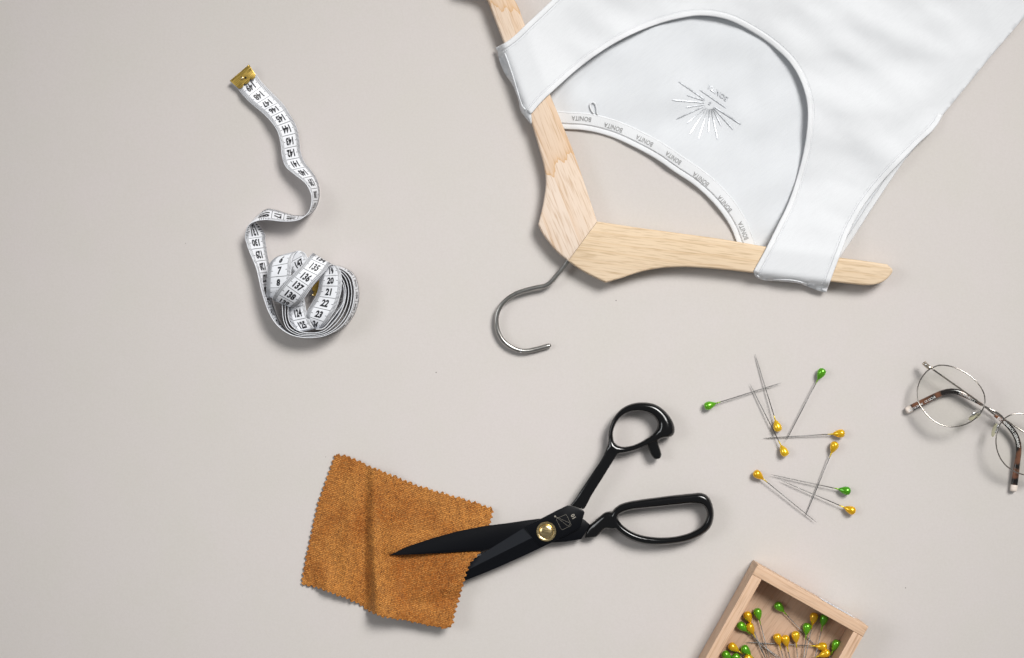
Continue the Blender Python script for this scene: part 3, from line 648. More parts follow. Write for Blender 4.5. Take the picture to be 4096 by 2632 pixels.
# ------------------------------------------------------------------ scissors
ZS = zoomer(2050, 1560, 2.2); ZF = zoomer(1150, 1760, 1.9244)
Z0 = 10.5 * MM                   # plane where the two blades meet
sc_ = thing('scissors', P(2185, 2125, 0), 'large black tailor scissors with open handles cutting the rust brown swatch', 'scissors')
def remeshed(o, vox, it=6):
    m = o.modifiers.new('union', 'REMESH'); m.mode = 'VOXEL'; m.voxel_size = vox; m.use_smooth_shade = True
    s = o.modifiers.new('soft', 'SMOOTH'); s.factor = .5; s.iterations = it; return o
def ring(mb, outer, inner, cz, hh, n=110, k=16, sq=2.4):
    """handle bow from outer and inner outline in px; matched by direction from the hole's centre"""
    o = even_closed(outer, 400); i = even_closed(inner, 400); c = i.mean(0)
    ei = even_closed(inner, n); rows = []
    tn = np.roll(ei, -1, 0) - np.roll(ei, 1, 0); tn /= np.linalg.norm(tn, axis=1)[:, None]
    nn = np.stack([tn[:, 1], -tn[:, 0]], 1)
    if np.mean(np.sum(nn * (ei - c), 1)) < 0: nn = -nn
    wid = []
    for p, q in zip(ei, nn):
        d = o - p; al = d @ q; ac = np.abs(d[:, 0] * q[1] - d[:, 1] * q[0]); ok = (al > 0) & (ac < 12)
        wid.append(al[ok].min() if ok.any() else np.nan)
    wid = np.array(wid); idx = np.arange(n); bad = np.isnan(wid); wid[bad] = np.interp(idx[bad], idx[~bad], wid[~bad], period=n)
    for _ in range(2): wid = (np.roll(wid, 1) + wid * 2 + np.roll(wid, -1)) / 4
    for p, q, w in zip(ei, nn, wid):
        cc = p + q * w / 2; r = []
        hl = hh if np.isscalar(hh) else hh(w)
        for j in range(k):
            t = 2 * math.pi * j / k; x = math.copysign(abs(math.cos(t)) ** (2 / sq), math.cos(t)); z = math.copysign(abs(math.sin(t)) ** (2 / sq), math.sin(t))
            u, v = cc + q * x * w / 2; zz = cz + z * hl * MM; r.append(P(u, v, zz))
        rows.append(r)
    mb.grid(rows, True, True)
def loft(mb, secs, k=14, sq=3.0):
    """secs: (left px, right px, zc mm, half height mm)"""
    L_ = spline([(*a, z, h) for a, b, z, h in secs], 40); R_ = spline([(*b, z, h) for a, b, z, h in secs], 40); rows = []
    for a, b in zip(L_, R_):
        c = (a[:2] + b[:2]) / 2; q = (b[:2] - a[:2]) / 2; r = []
        for j in range(k):
            t = 2 * math.pi * j / k; x = math.copysign(abs(math.cos(t)) ** (2 / sq), math.cos(t)); z = math.copysign(abs(math.sin(t)) ** (2 / sq), math.sin(t))
            u, v = c + q * x; r.append(P(u, v, (a[2] + z * a[3]) * MM))
        rows.append(r)
    mb.grid(rows, True, False, True)
S = lambda pts: [ZS(*q) for q in pts]
# bow with thumb rest
hA = MB()
innerA = S([(888, 430), (885, 380), (900, 320), (935, 260), (990, 215), (1060, 192), (1130, 190), (1200, 208), (1250, 245), (1275, 290), (1270, 335), (1240, 380), (1180, 425), (1110, 465), (1040, 490), (970, 498), (920, 482), (895, 455)])
outerA = S([(822, 520), (835, 440), (845, 350), (870, 270), (910, 205), (970, 150), (1050, 115), (1150, 103), (1240, 115), (1310, 152), (1372, 208), (1420, 272), (1437, 340), (1435, 390), (1415, 425), (1380, 443), (1320, 440), (1280, 455), (1230, 475), (1150, 508), (1060, 540), (960, 568), (900, 575), (860, 560)])
ring(hA, outerA, innerA, 9.2 * MM, lambda w: min(8.4, 4.5 + w * .045))
loft(hA, [(ZS(1205, 440), ZS(1290, 430), 8.5, 4.5), (ZS(1188, 490), ZS(1286, 470), 8.2, 4.6), (ZS(1208, 550), ZS(1303, 530), 8, 4.4), (ZS(1232, 592), ZS(1312, 575), 8, 4.0), (ZS(1255, 612), ZS(1300, 604), 8, 2.6)])
loft(hA, [(ZS(850, 440), ZS(960, 520), 9.5, 5), (ZS(822, 518), ZS(912, 588), 10, 4.6), (ZS(790, 590), ZS(872, 648), 11, 4), (ZS(700, 730), ZS(785, 788), 12, 3.4), (ZS(600, 880), ZS(690, 940), 12.4, 3.0), (ZS(538, 975), ZS(648, 1022), 12.4, 2.7), (ZS(505, 1012), ZS(628, 1052), 12.3, 2.3)], sq=5)
ha = remeshed(hA.build('handle', M['black'], sc_), .0009); ha['label'] = 'small round bow with thumb rest and stub'
hB = MB()
innerB = S([(930, 1110), (960, 1085), (1030, 1060), (1150, 1045), (1300, 1030), (1450, 1015), (1600, 1003), (1660, 1010), (1695, 1040), (1710, 1085), (1700, 1140), (1660, 1195), (1580, 1245), (1470, 1280), (1350, 1295), (1220, 1290), (1100, 1265), (1010, 1220), (950, 1165), (928, 1130)])
outerB = S([(885, 1045), (930, 1010), (1000, 985), (1100, 965), (1250, 945), (1400, 925), (1550, 910), (1650, 897), (1700, 905), (1740, 940), (1765, 1000), (1775, 1080), (1770, 1150), (1750, 1210), (1710, 1250), (1640, 1295), (1540, 1335), (1400, 1360), (1250, 1370), (1130, 1355), (1020, 1315), (940, 1262), (885, 1220), (860, 1140), (865, 1080)])
ring(hB, outerB, innerB, 9.4 * MM, lambda w: 7.2)
loft(hB, [(ZS(860, 1065), ZS(890, 1235), 9.5, 6.6), (ZS(820, 1072), ZS(812, 1228), 9.6, 6.2), (ZS(765, 1112), ZS(775, 1262), 9.4, 5.4), (ZS(715, 1155), ZS(735, 1296), 9, 4.5), (ZS(682, 1182), ZS(690, 1304), 8.6, 3.6), (ZS(656, 1222), ZS(634, 1308), 8.2, 2.6)])
hb = remeshed(hB.build('handle', M['black'], sc_), .0009); hb['label'] = 'large oblong bow for the fingers'
# blade under the cloth: plate with engraved mark, ground facet
pA_top = [(612, 1058), (500, 1016), (390, 1062), (260, 1130), (110, 1208)]
pA_bot = [(180, 1420), (350, 1340), (470, 1280), (596, 1212), (633, 1078)]
def poly_plate(pts, z0, z1, b=.35): return prism(MB(), dedupe([P(u, v, z1)[:2] for u, v in pts]), z0, z1, b * MM, 2)
plateA = [ZS(*q) for q in [(625, 1062), (505, 1017), (480, 1020), (390, 1062), (260, 1130), (110, 1208), (172, 1300), (255, 1386), (350, 1340), (470, 1280), (596, 1213), (634, 1078)]]
blA = poly_plate(plateA, Z0 + .1 * MM, Z0 + 3.6 * MM).build('blade', M['blade'], sc_, angle=40); blA['label'] = 'lower blade carrying the engraved mark, running under the cloth'
tipA = np.array((1625., 2402.)); e0 = np.array(ZS(110, 1208)); m0 = np.array(ZS(172, 1300)); s0 = np.array(ZS(256, 1385))
fac = MB(); low = MB(); n = 40; rf = []; rl = []
for i in range(n + 1):
    t = i / n; edge = e0 + (tipA - e0) * t; bow = math.sin(math.pi * t) * 10; d = (tipA - e0) / np.linalg.norm(tipA - e0); q = np.array([d[1], -d[0]])
    sp_ = s0 + (tipA - s0) * t + (-q if (s0 - e0) @ q < 0 else q) * bow * 1.2
    md = m0 + (tipA - m0) * t; zt = 3.5 * (1 - .75 * t)
    E = P(*edge, Z0 + .25 * MM); Md = P(*md, Z0 + zt * MM); Sp = P(*sp_, Z0 + (zt * .72) * MM); Eb = P(*edge, Z0); Sb = P(*sp_, Z0 + .1 * MM)
    rf.append([Eb, E, Md]); rl.append([Md, Sp, Sb, Eb])
fac.grid(rf).build('ground_facet', M['bevel'], blA, angle=30); low.grid(rl).build('spine', M['blade'], blA, angle=30)
# upper blade over the cloth
ub = [ZF(785, 886), ZF(800, 880), ZF(830, 866), ZF(890, 835), ZF(950, 812), ZF(1100, 762), ZF(1300, 706), ZF(1500, 666), ZF(1732, 636)] + [ZS(*q) for q in [(140, 1146), (270, 1130), (420, 1110), (600, 1120), (640, 1148), (682, 1186), (640, 1260), (605, 1312), (470, 1336), (345, 1343), (250, 1345), (130, 1370), (-60, 1362)]] + [ZF(1500, 852), ZF(1370, 858), ZF(1200, 870), ZF(1000, 880), ZF(880, 885)]
prism(MB(), dedupe([P(u, v, Z0)[:2] for u, v in ub]), Z0 - 2.6 * MM, Z0, .25 * MM, 2).build('blade', M['blade'], sc_, angle=40)['label'] = 'upper blade lying over the cloth'
# pivot
pv = P(*ZS(297, 1245), Z0 + 3.6 * MM)
wsh = MB().lathe([(.1 * MM, 0), (8.3 * MM, 0), (8.4 * MM, .5 * MM), (8.1 * MM, .9 * MM), (6.2 * MM, 1.0 * MM), (5.9 * MM, .7 * MM), (.1 * MM, .7 * MM)], pv, 56).build('pivot_washer', M['brass2'], sc_, angle=50)
MB().lathe([(.1 * MM, .7 * MM), (5.6 * MM, .7 * MM), (5.6 * MM, 1.8 * MM), (5.1 * MM, 2.3 * MM), (3.5 * MM, 2.7 * MM), (1.5 * MM, 2.85 * MM), (.1 * MM, 2.9 * MM)], pv, 56).build('pivot_screw', M['brass2'], wsh, angle=50)
# engraved mark and size number
eng = MB(); zp = lambda u, v: Z0 + 3.6 * MM
def poly_line(mb, pts, w, lift=.04 * MM):
    for a, b in zip(pts[:-1], pts[1:]): stroke(mb, a, b, w, zp, lift, 1)
cor = S([(385, 1140), (390, 1130), (466, 1097), (476, 1100), (516, 1183), (514, 1194), (441, 1229), (430, 1226), (385, 1140)])
poly_line(eng, cor, 1.1); poly_line(eng, S([(382, 1116), (508, 1172), (490, 1198), (382, 1116)]), 1.1)
cx, cy = ZS(375, 1112); eng.add([P(cx + 3.6 * math.cos(a), cy + 3.6 * math.sin(a), zp(0, 0) + .05 * MM) for a in np.linspace(0, 2 * math.pi, 14, endpoint=False)], [tuple(range(14))])
tp10 = spline(S([(565, 1165), (537, 1115), (505, 1058)]), 20); text_on_path(eng, '10', tp10, ZS(537, 1115), 15, zp, .05 * MM, .025, 1.0)
eng.build('engraving', M['engrave'], blA, smooth=False)

# ------------------------------------------------------------------ rust fabric swatch
def coons(c_top, c_bot, c_left, c_right, ns, ntt):
    s = np.linspace(0, 1, ns)[None, :, None]; t = np.linspace(0, 1, ntt)[:, None, None]
    T_, B_ = spline(c_top, ns)[None], spline(c_bot, ns)[None]; L_, R_ = spline(c_left, ntt)[:, None], spline(c_right, ntt)[:, None]
    c00, c10, c01, c11 = T_[0, 0], T_[0, -1], B_[0, 0], B_[0, -1]
    return (1 - t) * T_ + t * B_ + (1 - s) * L_ + s * R_ - ((1 - s) * (1 - t) * c00 + s * (1 - t) * c10 + (1 - s) * t * c01 + s * t * c11)
def swatch():
    F = lambda pts: [ZF(*q) for q in pts]
    ns, ntt = 470, 380
    top_ = F([(372, 105), (500, 140), (640, 208), (800, 270), (1000, 350), (1200, 412), (1400, 468), (1585, 530)])
    bot_ = F([(108, 1108), (240, 1140), (360, 1185), (480, 1228), (560, 1268), (640, 1322), (720, 1355), (900, 1385), (1060, 1420), (1215, 1448)])
    lef_ = F([(372, 105), (330, 215), (290, 330), (232, 500), (205, 620), (175, 760), (142, 920), (115, 1060), (108, 1108)])
    rig_ = F([(1585, 530), (1550, 680), (1490, 850), (1405, 950), (1355, 1100), (1315, 1240), (1285, 1340), (1260, 1430), (1215, 1448)])
    G = coons(top_, bot_, lef_, rig_, ns, ntt)                       # (t, s, 2) px
    s = np.linspace(0, 1, ns)[None, :]; t = np.linspace(0, 1, ntt)[:, None]
    # lengths in mm along both ways
    Ls, Lt = 143.0, 116.0
    d_s = np.minimum(s, 1 - s) * Ls; d_t = np.minimum(t, 1 - t) * Lt
    tri = lambda x: 2 * np.abs(2 * (x - np.floor(x + .5))) - 1
    px = 1 / (MPX / MM); dl = 3.4
    jit = np.random.rand(80)
    zs = tri(s * Ls / 4.75) * 1.05 + .0 * t; zt_ = tri(t * Lt / 4.75) * 1.05 + 0 * s
    dirs = np.gradient(G, axis=1); dirs /= np.linalg.norm(dirs, axis=2)[..., None]; dirt = np.gradient(G, axis=0); dirt /= np.linalg.norm(dirt, axis=2)[..., None]
    wt = np.clip(1 - d_t / dl, 0, 1); ws = np.clip(1 - d_s / dl, 0, 1)
    G = G + dirt * (np.where(t > .5, 1, -1) * zs * wt * px)[..., None] + dirs * (np.where(s > .5, 1, -1) * zt_ * ws * px)[..., None]
    x = (G[..., 0] - 1150) * 1.9244; y = (G[..., 1] - 1760) * 1.9244   # zoom coords for the relief
    g = lambda a, w: np.exp(-(a / w) ** 2)
    def ridge(xc, wl, wr): a = x - xc; return np.where(a < 0, g(a, wl), g(a, wr))
    yy = np.clip(y / 1300, 0, 1)
    z = np.full(x.shape, 1.0)
    xc = np.interp(y, [100, 250, 500, 900, 1350], [645, 668, 662, 668, 690])
    z += (6.0 + 11.0 * sm(yy * 1.2)) * np.where(x < xc, g(x - xc, 44), g(x - xc, 160))
    xc2 = np.interp(y, [100, 400, 1350], [540, 520, 430]); z += (2.0 + 5.0 * yy) * g(x - xc2, 75)
    z -= 1.5 * g(x - np.interp(y, [100, 1350], [590, 600]), 26) * sm(yy * 2)
    z += 2.2 * g((x - 820) * .86 - (y - 330) * .3, 60) * g(y - 400, 300)
    z += 2.6 * g((x - 360) + (y - 700) * .35, 120) * g(y - 760, 260)
    z += 9.0 * g((x - 300) - (y - 1050) * .1, 75) * sm((y - 880) / 300)
    z += 13.0 * sm((y - 1000) / 380) * sm((x - 560) / 350)
    # lift over the blade underneath
    ax, ay = 1400., 985.; bx, by = (1625 - 1150) * 1.9244, (2402 - 1760) * 1.9244
    dxl, dyl = bx - ax, by - ay; ll = math.hypot(dxl, dyl); al = ((x - ax) * dxl + (y - ay) * dyl) / ll; ac = ((x - ax) * dyl - (y - ay) * dxl) / ll
    hA_ = np.interp(al, [-400, 0, ll], [15.2, 15.0, 12.6]); on = sm(1 - (al - ll + 30) / 200) 
    halfw = np.interp(al, [-200, 0, ll], [105, 95, 6])
    tent = hA_ * np.exp(-(np.maximum(0, np.abs(ac) - halfw) / 170) ** 1.4) * on
    z = np.maximum(z, tent)
    # keep under the upper blade
    yb_low = np.interp(x, [700, 785, 1000, 1200, 1370, 1500, 1700], [890, 886, 880, 870, 858, 850, 840]); yb_up = np.interp(x, [700, 785, 830, 950, 1100, 1300, 1500, 1732], [890, 886, 866, 812, 762, 706, 666, 636])
    dB = np.maximum(np.maximum(y - yb_low, yb_up - y), (785 - x))
    capz = 6.6 + np.maximum(0, dB) * .16
    for it in range(150):
        zz = np.pad(z, 1, mode='edge'); z = .5 * z + .125 * (zz[:-2, 1:-1] + zz[2:, 1:-1] + zz[1:-1, :-2] + zz[1:-1, 2:])
        onA = (np.abs(ac) < halfw) & (al > -60) & (al < ll); z = np.where(onA, np.maximum(z, hA_), z)
        z = np.minimum(z, capz)
    # woven slubs
    wn = lambda a, b, c: np.sin(s * a + t * b + c); row = t * Lt / 1.45 + .25 * wn(60, 23, 1) + .10 * wn(137, -61, 2) + .07 * wn(311, 97, .4); ri = np.floor(row); fy = row - ri
    wob = .35 * np.sin(ri * 12.9898 + 4.1) ; colu = s * Ls / 2.8 + .5 * (ri % 2) + .45 * np.sin(ri * 78.233) + .15 * np.sin(s * 210 + ri * 3.1) + .08 * np.sin(s * 531 + ri * 7.7)
    ci = np.floor(colu); fx = colu - ci
    rnd = np.mod(np.sin(ri * 127.1 + ci * 311.7) * 43758.5453, 1)
    kn = np.clip(1 - np.abs(2 * fy - 1) ** 2.6, 0, 1) ** .7 * (.3 + .7 * np.clip(1 - np.abs(2 * fx - 1) ** 4, 0, 1)) * (.5 + .5 * rnd)
    shape = np.clip(1 - np.abs(2 * fy - 1) ** 2.6, 0, 1) ** .7 * (.35 + .65 * np.clip(1 - np.abs(2 * fx - 1) ** 5, 0, 1))
    zf = z + kn * .95
    f = (CAM_H - zf * MM) / CAM_H
    V = np.stack([(G[..., 0] - 2048) * MPX * f, -(G[..., 1] - 1316) * MPX * f, zf * MM], 2).reshape(-1, 3)
    base = P(*ZF(800, 800), 0); V = V - np.array(base)
    idx = np.arange(ns * ntt).reshape(ntt, ns); Q = np.stack([idx[:-1, :-1], idx[1:, :-1], idx[1:, 1:], idx[:-1, 1:]], -1).reshape(-1, 4)
    me = bpy.data.meshes.new('fabric_swatch'); me.vertices.add(len(V)); me.vertices.foreach_set('co', V.ravel()); me.loops.add(Q.size); me.loops.foreach_set('vertex_index', Q.ravel())
    me.polygons.add(len(Q)); me.polygons.foreach_set('loop_start', np.arange(0, Q.size, 4)); me.polygons.foreach_set('loop_total', np.full(len(Q), 4)); me.update(calc_edges=True); me.validate()
    a = me.attributes.new('knit', 'FLOAT', 'POINT'); a.data.foreach_set('value', (shape * (.60 + .40 * rnd)).ravel().astype(np.float32))
    me.polygons.foreach_set('use_smooth', [True] * len(me.polygons)); me.materials.append(M['rust'])
    o = bpy.data.objects.new('fabric_swatch', me); COL.objects.link(o); o.location = base; solidify(o, .8 * MM, -1)
    o['label'] = 'rust brown woven fabric swatch with pinked zigzag edges and a soft fold'; o['category'] = 'fabric'
swatch()

# ------------------------------------------------------------------ pins
PIN_L = 68.5 * MM
def pin_meshes():
    hp_ = [(0, .05), (.12, 1.1), (.5, 2.2), (1.3, 3.05), (2.4, 3.5), (3.6, 3.6), (5.0, 3.4), (6.5, 2.9), (7.9, 2.2), (9.0, 1.5), (9.9, .9), (10.5, .5)]
    def rev_(prof, k): 
        mb = MB(); rows = [[(x * MM, r * MM * math.cos(a), r * MM * math.sin(a)) for a in [2 * math.pi * j / k for j in range(k)]] for x, r in prof]; return mb.grid(rows, True, False, True)
    def mesh(mb, name):
        o = mb.build(name, None); me = o.data; bpy.data.objects.remove(o); return me
    head = mesh(rev_(hp_, 28), 'head'); col = mesh(rev_([(10.3, .40), (10.8, .62), (11.4, .5), (12.0, .58), (12.8, .42), (14.6, .38)], 12), 'lacquer_collar')
    sh = mesh(rev_([(9.5, .38), (40, .38), (60, .36), (64, .28), (67, .14), (68.5, .02)], 10), 'shaft')
    return head, col, sh
PH, PC, PS = pin_meshes(); _pm = {}
def pin(far, aim, colour, ztip, label, group, zhead=3.65, name='pin', floor=0.0):
    key = colour
    if key not in _pm:
        h, c, s_ = PH.copy(), PC.copy(), PS.copy(); h.materials.clear(); c.materials.clear(); s_.materials.clear(); h.materials.append(M[colour]); c.materials.append(M[colour + 'lac']); s_.materials.append(M['needle']); _pm[key] = (h, c, s_)
    z = (floor + zhead) * MM; a = P(*far, z); b = P(*aim, z); d = (b - a); yaw = math.atan2(d.y, d.x); pitch = math.asin((zhead - ztip) * MM / PIN_L)
    o = thing(name, a, label, 'pin', group); o.rotation_euler = (random.uniform(0, 6.28), pitch, yaw)
    for nm, me in zip(('head', 'lacquer_collar', 'shaft'), _pm[key]):
        c = bpy.data.objects.new(nm, me); COL.objects.link(c); c.parent = o
ZP = zoomer(2760, 1380, 2.081)
LG = 'pearl-headed pins scattered on the backdrop'
for far, aim, colour, zt, lb in [
    ((118, 516), (770, 312), 'green', 2.6, 'green-headed pin lying across the shafts of two yellow-headed pins'),
    ((740, 722), (549, 85), 'yellow', .4, 'yellow-headed pin whose head touches the shaft of another yellow-headed pin'),
    ((802, 925), (499, 316), 'yellow', .9, 'yellow-headed pin whose shaft runs past the head of another yellow pin'),
    ((1112, 196), (799, 805), 'green', 2.2, 'green-headed pin with only its tip crossing the shaft of a yellow-headed pin'),
    ((1289, 734), (607, 779), 'yellow', .4, 'yellow-headed pin crossed by a yellow pin and by the tip of a green one'),
    ((1216, 804), (969, 1422), 'yellow', .4, 'yellow-headed pin running under two nearly parallel shafts, one green-headed, one yellow-headed'),
    ((532, 1053), (1045, 1469), 'yellow', 1.7, 'yellow-headed pin with its head nearest the oblong scissor handle, tip crossing another'),
    ((1337, 1221), (668, 1078), 'green', 1.6, 'green-headed pin lying beside a yellow one with nearly parallel shafts'),
    ((1377, 1391), (753, 1125), 'yellow', 1.8, 'yellow-headed pin lying next to a green one with nearly parallel shafts')]:
    pin(ZP(*far), ZP(*aim), colour, zt, lb, LG)

# ------------------------------------------------------------------ wooden box with pins
ZB = zoomer(2780, 2220, 3.329)
BH = 29 * MM; FL = 4 * MM
c0 = np.array(ZB(838, 126)); cR = np.array(ZB(2313, 957)); e1 = cR - c0; wpx = np.linalg.norm(e1); e1 /= wpx; e2 = np.array([-e1[1], e1[0]])
LEN = 720.; RW = 45.5                                            # length of the box and board width, photo px
box = thing('wooden_box', P(*(c0 + e1 * wpx / 2 + e2 * 200), 0), 'small open beech wood box holding green and yellow pins', 'box')
def board(u0, u1, v0, v1, z0, z1, mat, name, bev=.5):
    q = [c0 + e1 * a + e2 * b for a, b in ((u0, v0), (u1, v0), (u1, v1), (u0, v1))]
    return prism(MB(), [P(*p, BH)[:2] for p in q], z0, z1, bev * MM, 3).build(name, mat, box, angle=50)
fb_ = board(0, wpx, 0, RW, 0, BH, M['beech_a'], 'side_board', .8); fb_['label'] = 'end board with white sticker outside'
board(0, wpx, LEN - RW, LEN, 0, BH, M['beech_a'], 'side_board', .8)
board(.6, RW - 2, RW + .3, LEN - RW - .3, 0, BH - .15 * MM, M['beech_b'], 'side_board')
board(wpx - RW + 2, wpx - .6, RW + .3, LEN - RW - .3, 0, BH - .15 * MM, M['beech_b'], 'side_board')
board(RW - 1, wpx - RW + 1, RW + .5, LEN - RW - .5, .5 * MM, FL, M['beech_c'], 'bottom_board', .2)
# sticker on the outside of the end board
sa = c0 + e1 * 300; sb = c0 + e1 * 455; no = -e2
def face_pt(f, z, o): p = sa + (sb - sa) * f; w_ = P(*p, BH); q = P(*(p + no * 10), BH) - w_; q.normalize(); r = w_ + q * o * MM; r.z = z * MM; return r
stk = MB().grid([[face_pt(f, z, .15) for z in (4, 22)] for f in (0, .5, 1)]).build('sticker', M['sticker'], box, smooth=False); solidify(stk, .12 * MM, 1)
pr = MB()
for k in range(5):
    for f in np.arange(.08, .9, .045):
        if random.random() < .4: pr.grid([[face_pt(a, 18 - k * 2.6, .35), face_pt(a, 19.3 - k * 2.6, .35)] for a in (f, f + .03)])
pr.build('sticker_print', M['blueink'], stk, smooth=False)
BG = 'pearl-headed pins in the wooden box'
FLM = FL / MM
BOX_LABELS = [
    'green-headed pin in the box, apart from the others, below the end board',
    'green-headed pin in the box, its head just beyond a yellow head near the side board',
    'yellow-headed pin in the box, its head against the side board and past a green head',
    'green-headed pin in the box, its head tucked against the side board beside a yellow head',
    'yellow-headed pin in the box, its head crossed by the shaft of another yellow one',
    'yellow-headed pin in the box, one of two heads nearly touching in the middle',
    'yellow-headed pin in the box, one of two heads nearly touching in the middle',
    'yellow-headed pin in the box, beside the pair of nearly touching yellow heads',
    'green-headed pin in the box, its head over the long shaft of the lone green one',
    'yellow-headed pin in the box, in the shade of the end board between two green heads',
    'green-headed pin in the box, its head half hidden by the end board',
    'yellow-headed pin in the box lying across the other shafts',
    'yellow-headed pin in the box, its head touching that of the pin lying crosswise',
    'green-headed pin in the box, its head against the side board near the crosswise pin',
    'yellow-headed pin in the box, its head by the side board among three green heads',
    'green-headed pin in the box, its head touching the collar of a yellow one',
    'green-headed pin in the box, one of two green heads lying side by side',
    'green-headed pin in the box, one of two green heads lying side by side',
    'yellow-headed pin in the box, its head half covered by a green head']
PB = [((1072, 638), (1190, 765), 'green', .5, 'green-headed pin in the box, apart from the others, below the end board'), ((818, 708), (858, 862), 'green', 2.2, None), ((678, 752), (738, 895), 'yellow', 3.4, None), ((570, 905), (690, 1012), 'green', 3.0, None),
      ((706, 908), (785, 1067), 'yellow', 1.2, None), ((1082, 1045), (1128, 1205), 'yellow', 4.2, None), ((1192, 1063), (1228, 1225), 'yellow', 4.6, None), ((1335, 1010), (1347, 1165), 'yellow', 5, None),
      ((1496, 903), (1478, 1072), 'green', 4.4, None), ((1596, 766), (1562, 922), 'yellow', 5.4, None), ((1732, 790), (1695, 945), 'green', 5.8, None),
      ((1762, 1222), (680, 1166), 'yellow', 1.6, 'yellow-headed pin in the box lying across the other shafts'), ((1798, 1288), (1655, 1342), 'yellow', 3.6, None), ((1905, 1132), (1830, 1288), 'green', 2.8, None),
      ((450, 1188), (585, 1282), 'yellow', 2.4, None), ((625, 1212), (740, 1332), 'green', 3.8, None), ((368, 1290), (470, 1385), 'green', 1.8, None), ((510, 1318), (600, 1430), 'green', 4.8, None), ((660, 1345), (790, 1430), 'yellow', 1.0, None)]
for k, (far, aim, colour, zt, lb) in enumerate(PB):
    pin(ZB(*far), ZB(*aim), colour, zt, BOX_LABELS[k], BG, floor=FLM)
for tip, dr, lb in (((742, 1092), (385, 277), 'pin in the box showing only a long bare shaft among crossing shafts'), ((606, 1333), (64, 40), 'pin in the box showing only the short bare end of its shaft')):
    d = np.array(dr, float); d /= np.linalg.norm(d); far = np.array(tip) + d * 1085
    pin(ZB(*far), ZB(*tip), 'green', 1.4, lb, BG, floor=FLM)

# ------------------------------------------------------------------ eyeglasses
ZG = zoomer(3560, 1400, 2.5667)
gl = thing('eyeglasses', P(*ZG(1060, 640), 0), 'round thin metal eyeglasses with tortoiseshell temple tips, lying folded', 'glasses')
RIM = np.array([(440, 180), (500, 158), (570, 158), (650, 175), (740, 215), (820, 265), (890, 330), (940, 395), (968, 460), (975, 520), (965, 580), (935, 640), (880, 700), (800, 752), (720, 780), (620, 788), (530, 770), (440, 720), (370, 655), (325, 595), (293, 540), (278, 470), (285, 380), (310, 310), (350, 250), (395, 205)], float)
mb_ = np.array([1069., 643.]); md_ = np.array([.848, .533]); md_ /= np.linalg.norm(md_)
def mirg(p): p = np.asarray(p, float); return p - 2 * np.outer((p - mb_) @ md_, md_)
GZ = 19.0
def gz(p):                                                       # the front bows back a little to both sides
    d = (np.asarray(p) - mb_) @ md_; return GZ - (d / 700.) ** 2 * 5.0
def rim(pts, nm):
    e = even_closed(pts, 90); w_ = [P(*ZG(*q), gz(q) * MM) for q in e]
    r = MB().tube(w_, .54 * MM, 10, closed=True, cap=False, flat=1.3).build('rim', M['rim'], gl)
    c = e.mean(0); rows = []
    for k in range(1, 9):
        f = k / 8; rows.append([P(*ZG(*(c + (q - c) * f * .995)), (gz(c) * (1 - f) + gz(q) * f + 1.6 * (1 - f * f)) * MM) for q in e])
    ln = MB().grid(rows, True); o0_ = len(ln.v); ln.v.append(tuple(P(*ZG(*c), (gz(c) + 1.6) * MM))); ln.f += [(o0_, j, (j + 1) % 90) for j in range(90)]
    ln.build('lens', M['lens'], gl)
rim(RIM, 0); rim(mirg(RIM), 1)
br = spline([(965, 580), (990, 590), (1040, 612), (1090, 640), (1140, 675), (1172, 712)], 24)
MB().tube([P(*ZG(*q), (GZ + .4 + 1.6 * math.sin(math.pi * i / 23)) * MM) for i, q in enumerate(br)], .85 * MM, 10).build('bridge', M['rim'], gl)
for pts in ([(438, 182), (405, 180), (378, 160), (345, 128)],):
    for q in (np.array(pts), mirg(pts)):
        sp = spline(q, 12); ep = MB().tube([P(*ZG(*a), (gz(q[0]) - i * .25) * MM) for i, a in enumerate(sp)], [1.1 * MM] * 3 + [1.9 * MM] * 9, 8, flat=.8).build('end_piece', M['gold'], gl)
        MB().lathe([(.1 * MM, 0), (.9 * MM, 0), (.8 * MM, .6 * MM), (.1 * MM, .8 * MM)], P(*ZG(*sp[8]), (gz(q[0]) - .4) * MM), 12).build('hinge_screw', M['wire'], ep)
# temples
def temple(wire_pts, wire_z, tip_pts, tip_z, cap_end, texts):
    w_ = spline([(*a, z) for a, z in zip(wire_pts, wire_z)], 60)
    tmp = MB().tube([P(*ZG(a[0], a[1]), a[2] * MM) for a in w_], .75 * MM, 10).build('temple', M['rim'], gl)
    t_ = spline([(*a, z) for a, z in zip(tip_pts, tip_z)], 80); n = len(t_)
    rad = [(1.3 + 1.15 * sm(i / (n * .25)) + .55 * sm((i - n * .5) / (n * .5))) * MM for i in range(n)]; nc = int(n * .935)
    tip = MB().tube([P(*ZG(a[0], a[1]), a[2] * MM) for a in t_[:nc]], rad[:nc], 16, flat=.75).build('temple_tip', M['tortoise'], tmp)
    MB().tube([P(*ZG(a[0], a[1]), a[2] * MM) for a in t_[nc - 1:]], [r * 1.01 for r in rad[nc - 1:-2]] + [rad[-2] * .97, rad[-1] * .7], 16, flat=.75).build('end_cap', M['endcap'], tmp)
    pxp = np.array([ZG(a[0], a[1]) for a in t_]); zc = t_[:, 2]
    def zt(u, v):
        i = int(np.argmin(np.hypot(pxp[:, 0] - u, pxp[:, 1] - v))); return zc[i] * MM + rad[min(i, n - 1)] * .75
    for s_, c_, hgt, rv in texts:
        mb = MB(); text_on_path(mb, s_, pxp[::-1] if rv else pxp, ZG(*c_), hgt, zt, .12 * MM, .015, .9); mb.build('lettering', M['whiteink'], tmp, smooth=False)
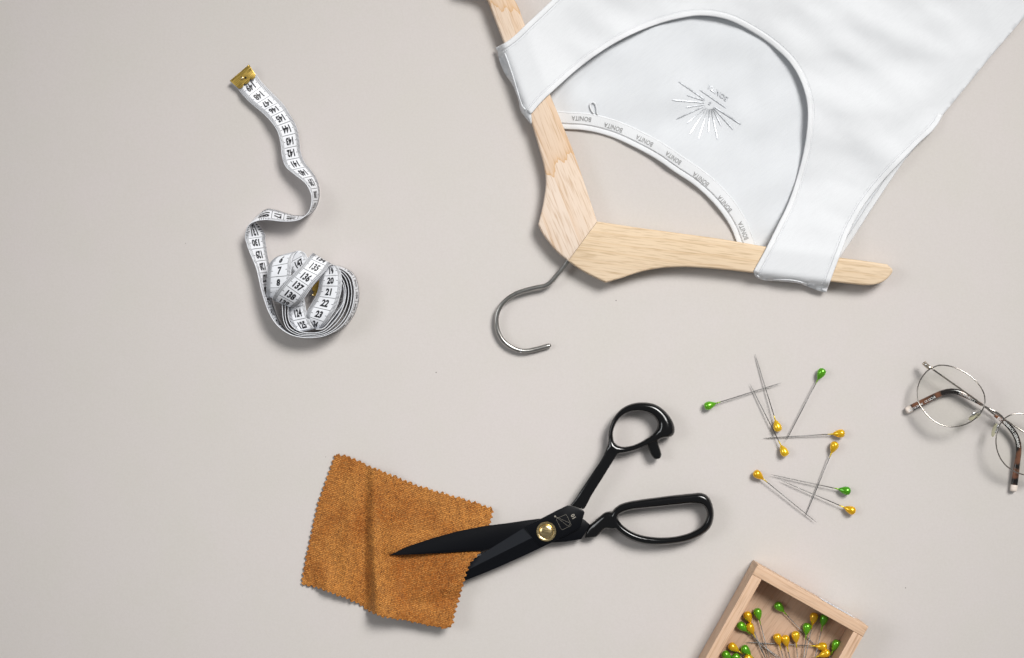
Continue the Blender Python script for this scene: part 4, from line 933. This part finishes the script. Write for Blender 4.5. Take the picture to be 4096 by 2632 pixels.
temple([(430, 192), (600, 312), (760, 425), (860, 498), (960, 572), (1075, 668)], [15.5, 14, 12.5, 11.5, 10.5, 9.3],
       [(1075, 672), (1120, 702), (1180, 745), (1250, 815), (1295, 890), (1317, 960), (1320, 1040), (1310, 1130), (1296, 1230), (1280, 1350), (1266, 1450)], [9.0, 8.6, 7.8, 7, 6.2, 5.6, 5, 4.3, 3.7, 3.0, 2.5], None, [('ESCHENBACH GERMANY', (1252, 818), 10.5, False)])
sp2 = mirg([(430, 192)])[0]
temple([tuple(sp2), (1560, 955), (1376, 842), (1178, 712), (1090, 650), (945, 560)], [15.5, 14, 12.5, 8, 5.6, 5.6],
       [(945, 562), (900, 535), (830, 492), (770, 460), (700, 432), (630, 424), (560, 435), (470, 470), (370, 520), (280, 565), (165, 628)], [6.4, 6.2, 6.0, 5.8, 5.5, 5.2, 4.8, 4.4, 3.8, 3.2, 2.5], None,
       [("HUMPHREY'S", (790, 478), 10, True), ('53\u25a118', (425, 500), 8.5, True), ('CE', (368, 528), 8.5, True), ('28 140', (305, 565), 8, True), ('582316', (230, 605), 9, True)])
# nose pads
for cen, ax, hw_, arm in (((868, 686), (.92, -.40), (70, 26), [(948, 618), (915, 634), (885, 645), (858, 658)]), ((1072, 822), (.30, -.95), (74, 24), [(1118, 800), (1108, 775), (1100, 800), (1098, 835)])):
    ax = np.array(ax); ay_ = np.array([-ax[1], ax[0]]); cen = np.array(cen, float); rows = []
    for k, (f, dz) in enumerate(((.05, 1.3), (.5, 1.15), (.85, .6), (1, 0), (.85, -.6), (.5, -.8), (.05, -.85))):
        rows.append([P(*ZG(*(cen + ax * hw_[0] * f * math.cos(a) + ay_ * hw_[1] * f * math.sin(a))), (15.5 + dz + 2.2 * math.sin(a) * f) * MM) for a in np.linspace(0, 2 * math.pi, 28, endpoint=False)])
    MB().grid(rows, True, False, True).build('nose_pad', M['pad'], gl)
    sp = spline(arm, 16); am = MB().tube([P(*ZG(*q), (18.6 - 1.0 * i / 15) * MM) for i, q in enumerate(sp)], .5 * MM, 8).build('pad_arm', M['wire'], gl)
    q = sp[-1]; bx_ = [q + ax * sx_ * 20 + ay_ * sy_ * 15 for sx_, sy_ in ((-1, -1), (1, -1), (1, 1), (-1, 1))]
    prism(MB(), [P(*ZG(*a), .018)[:2] for a in bx_], 16.4 * MM, 18.4 * MM, .3 * MM, 2).build('pad_mount', M['wire'], am)
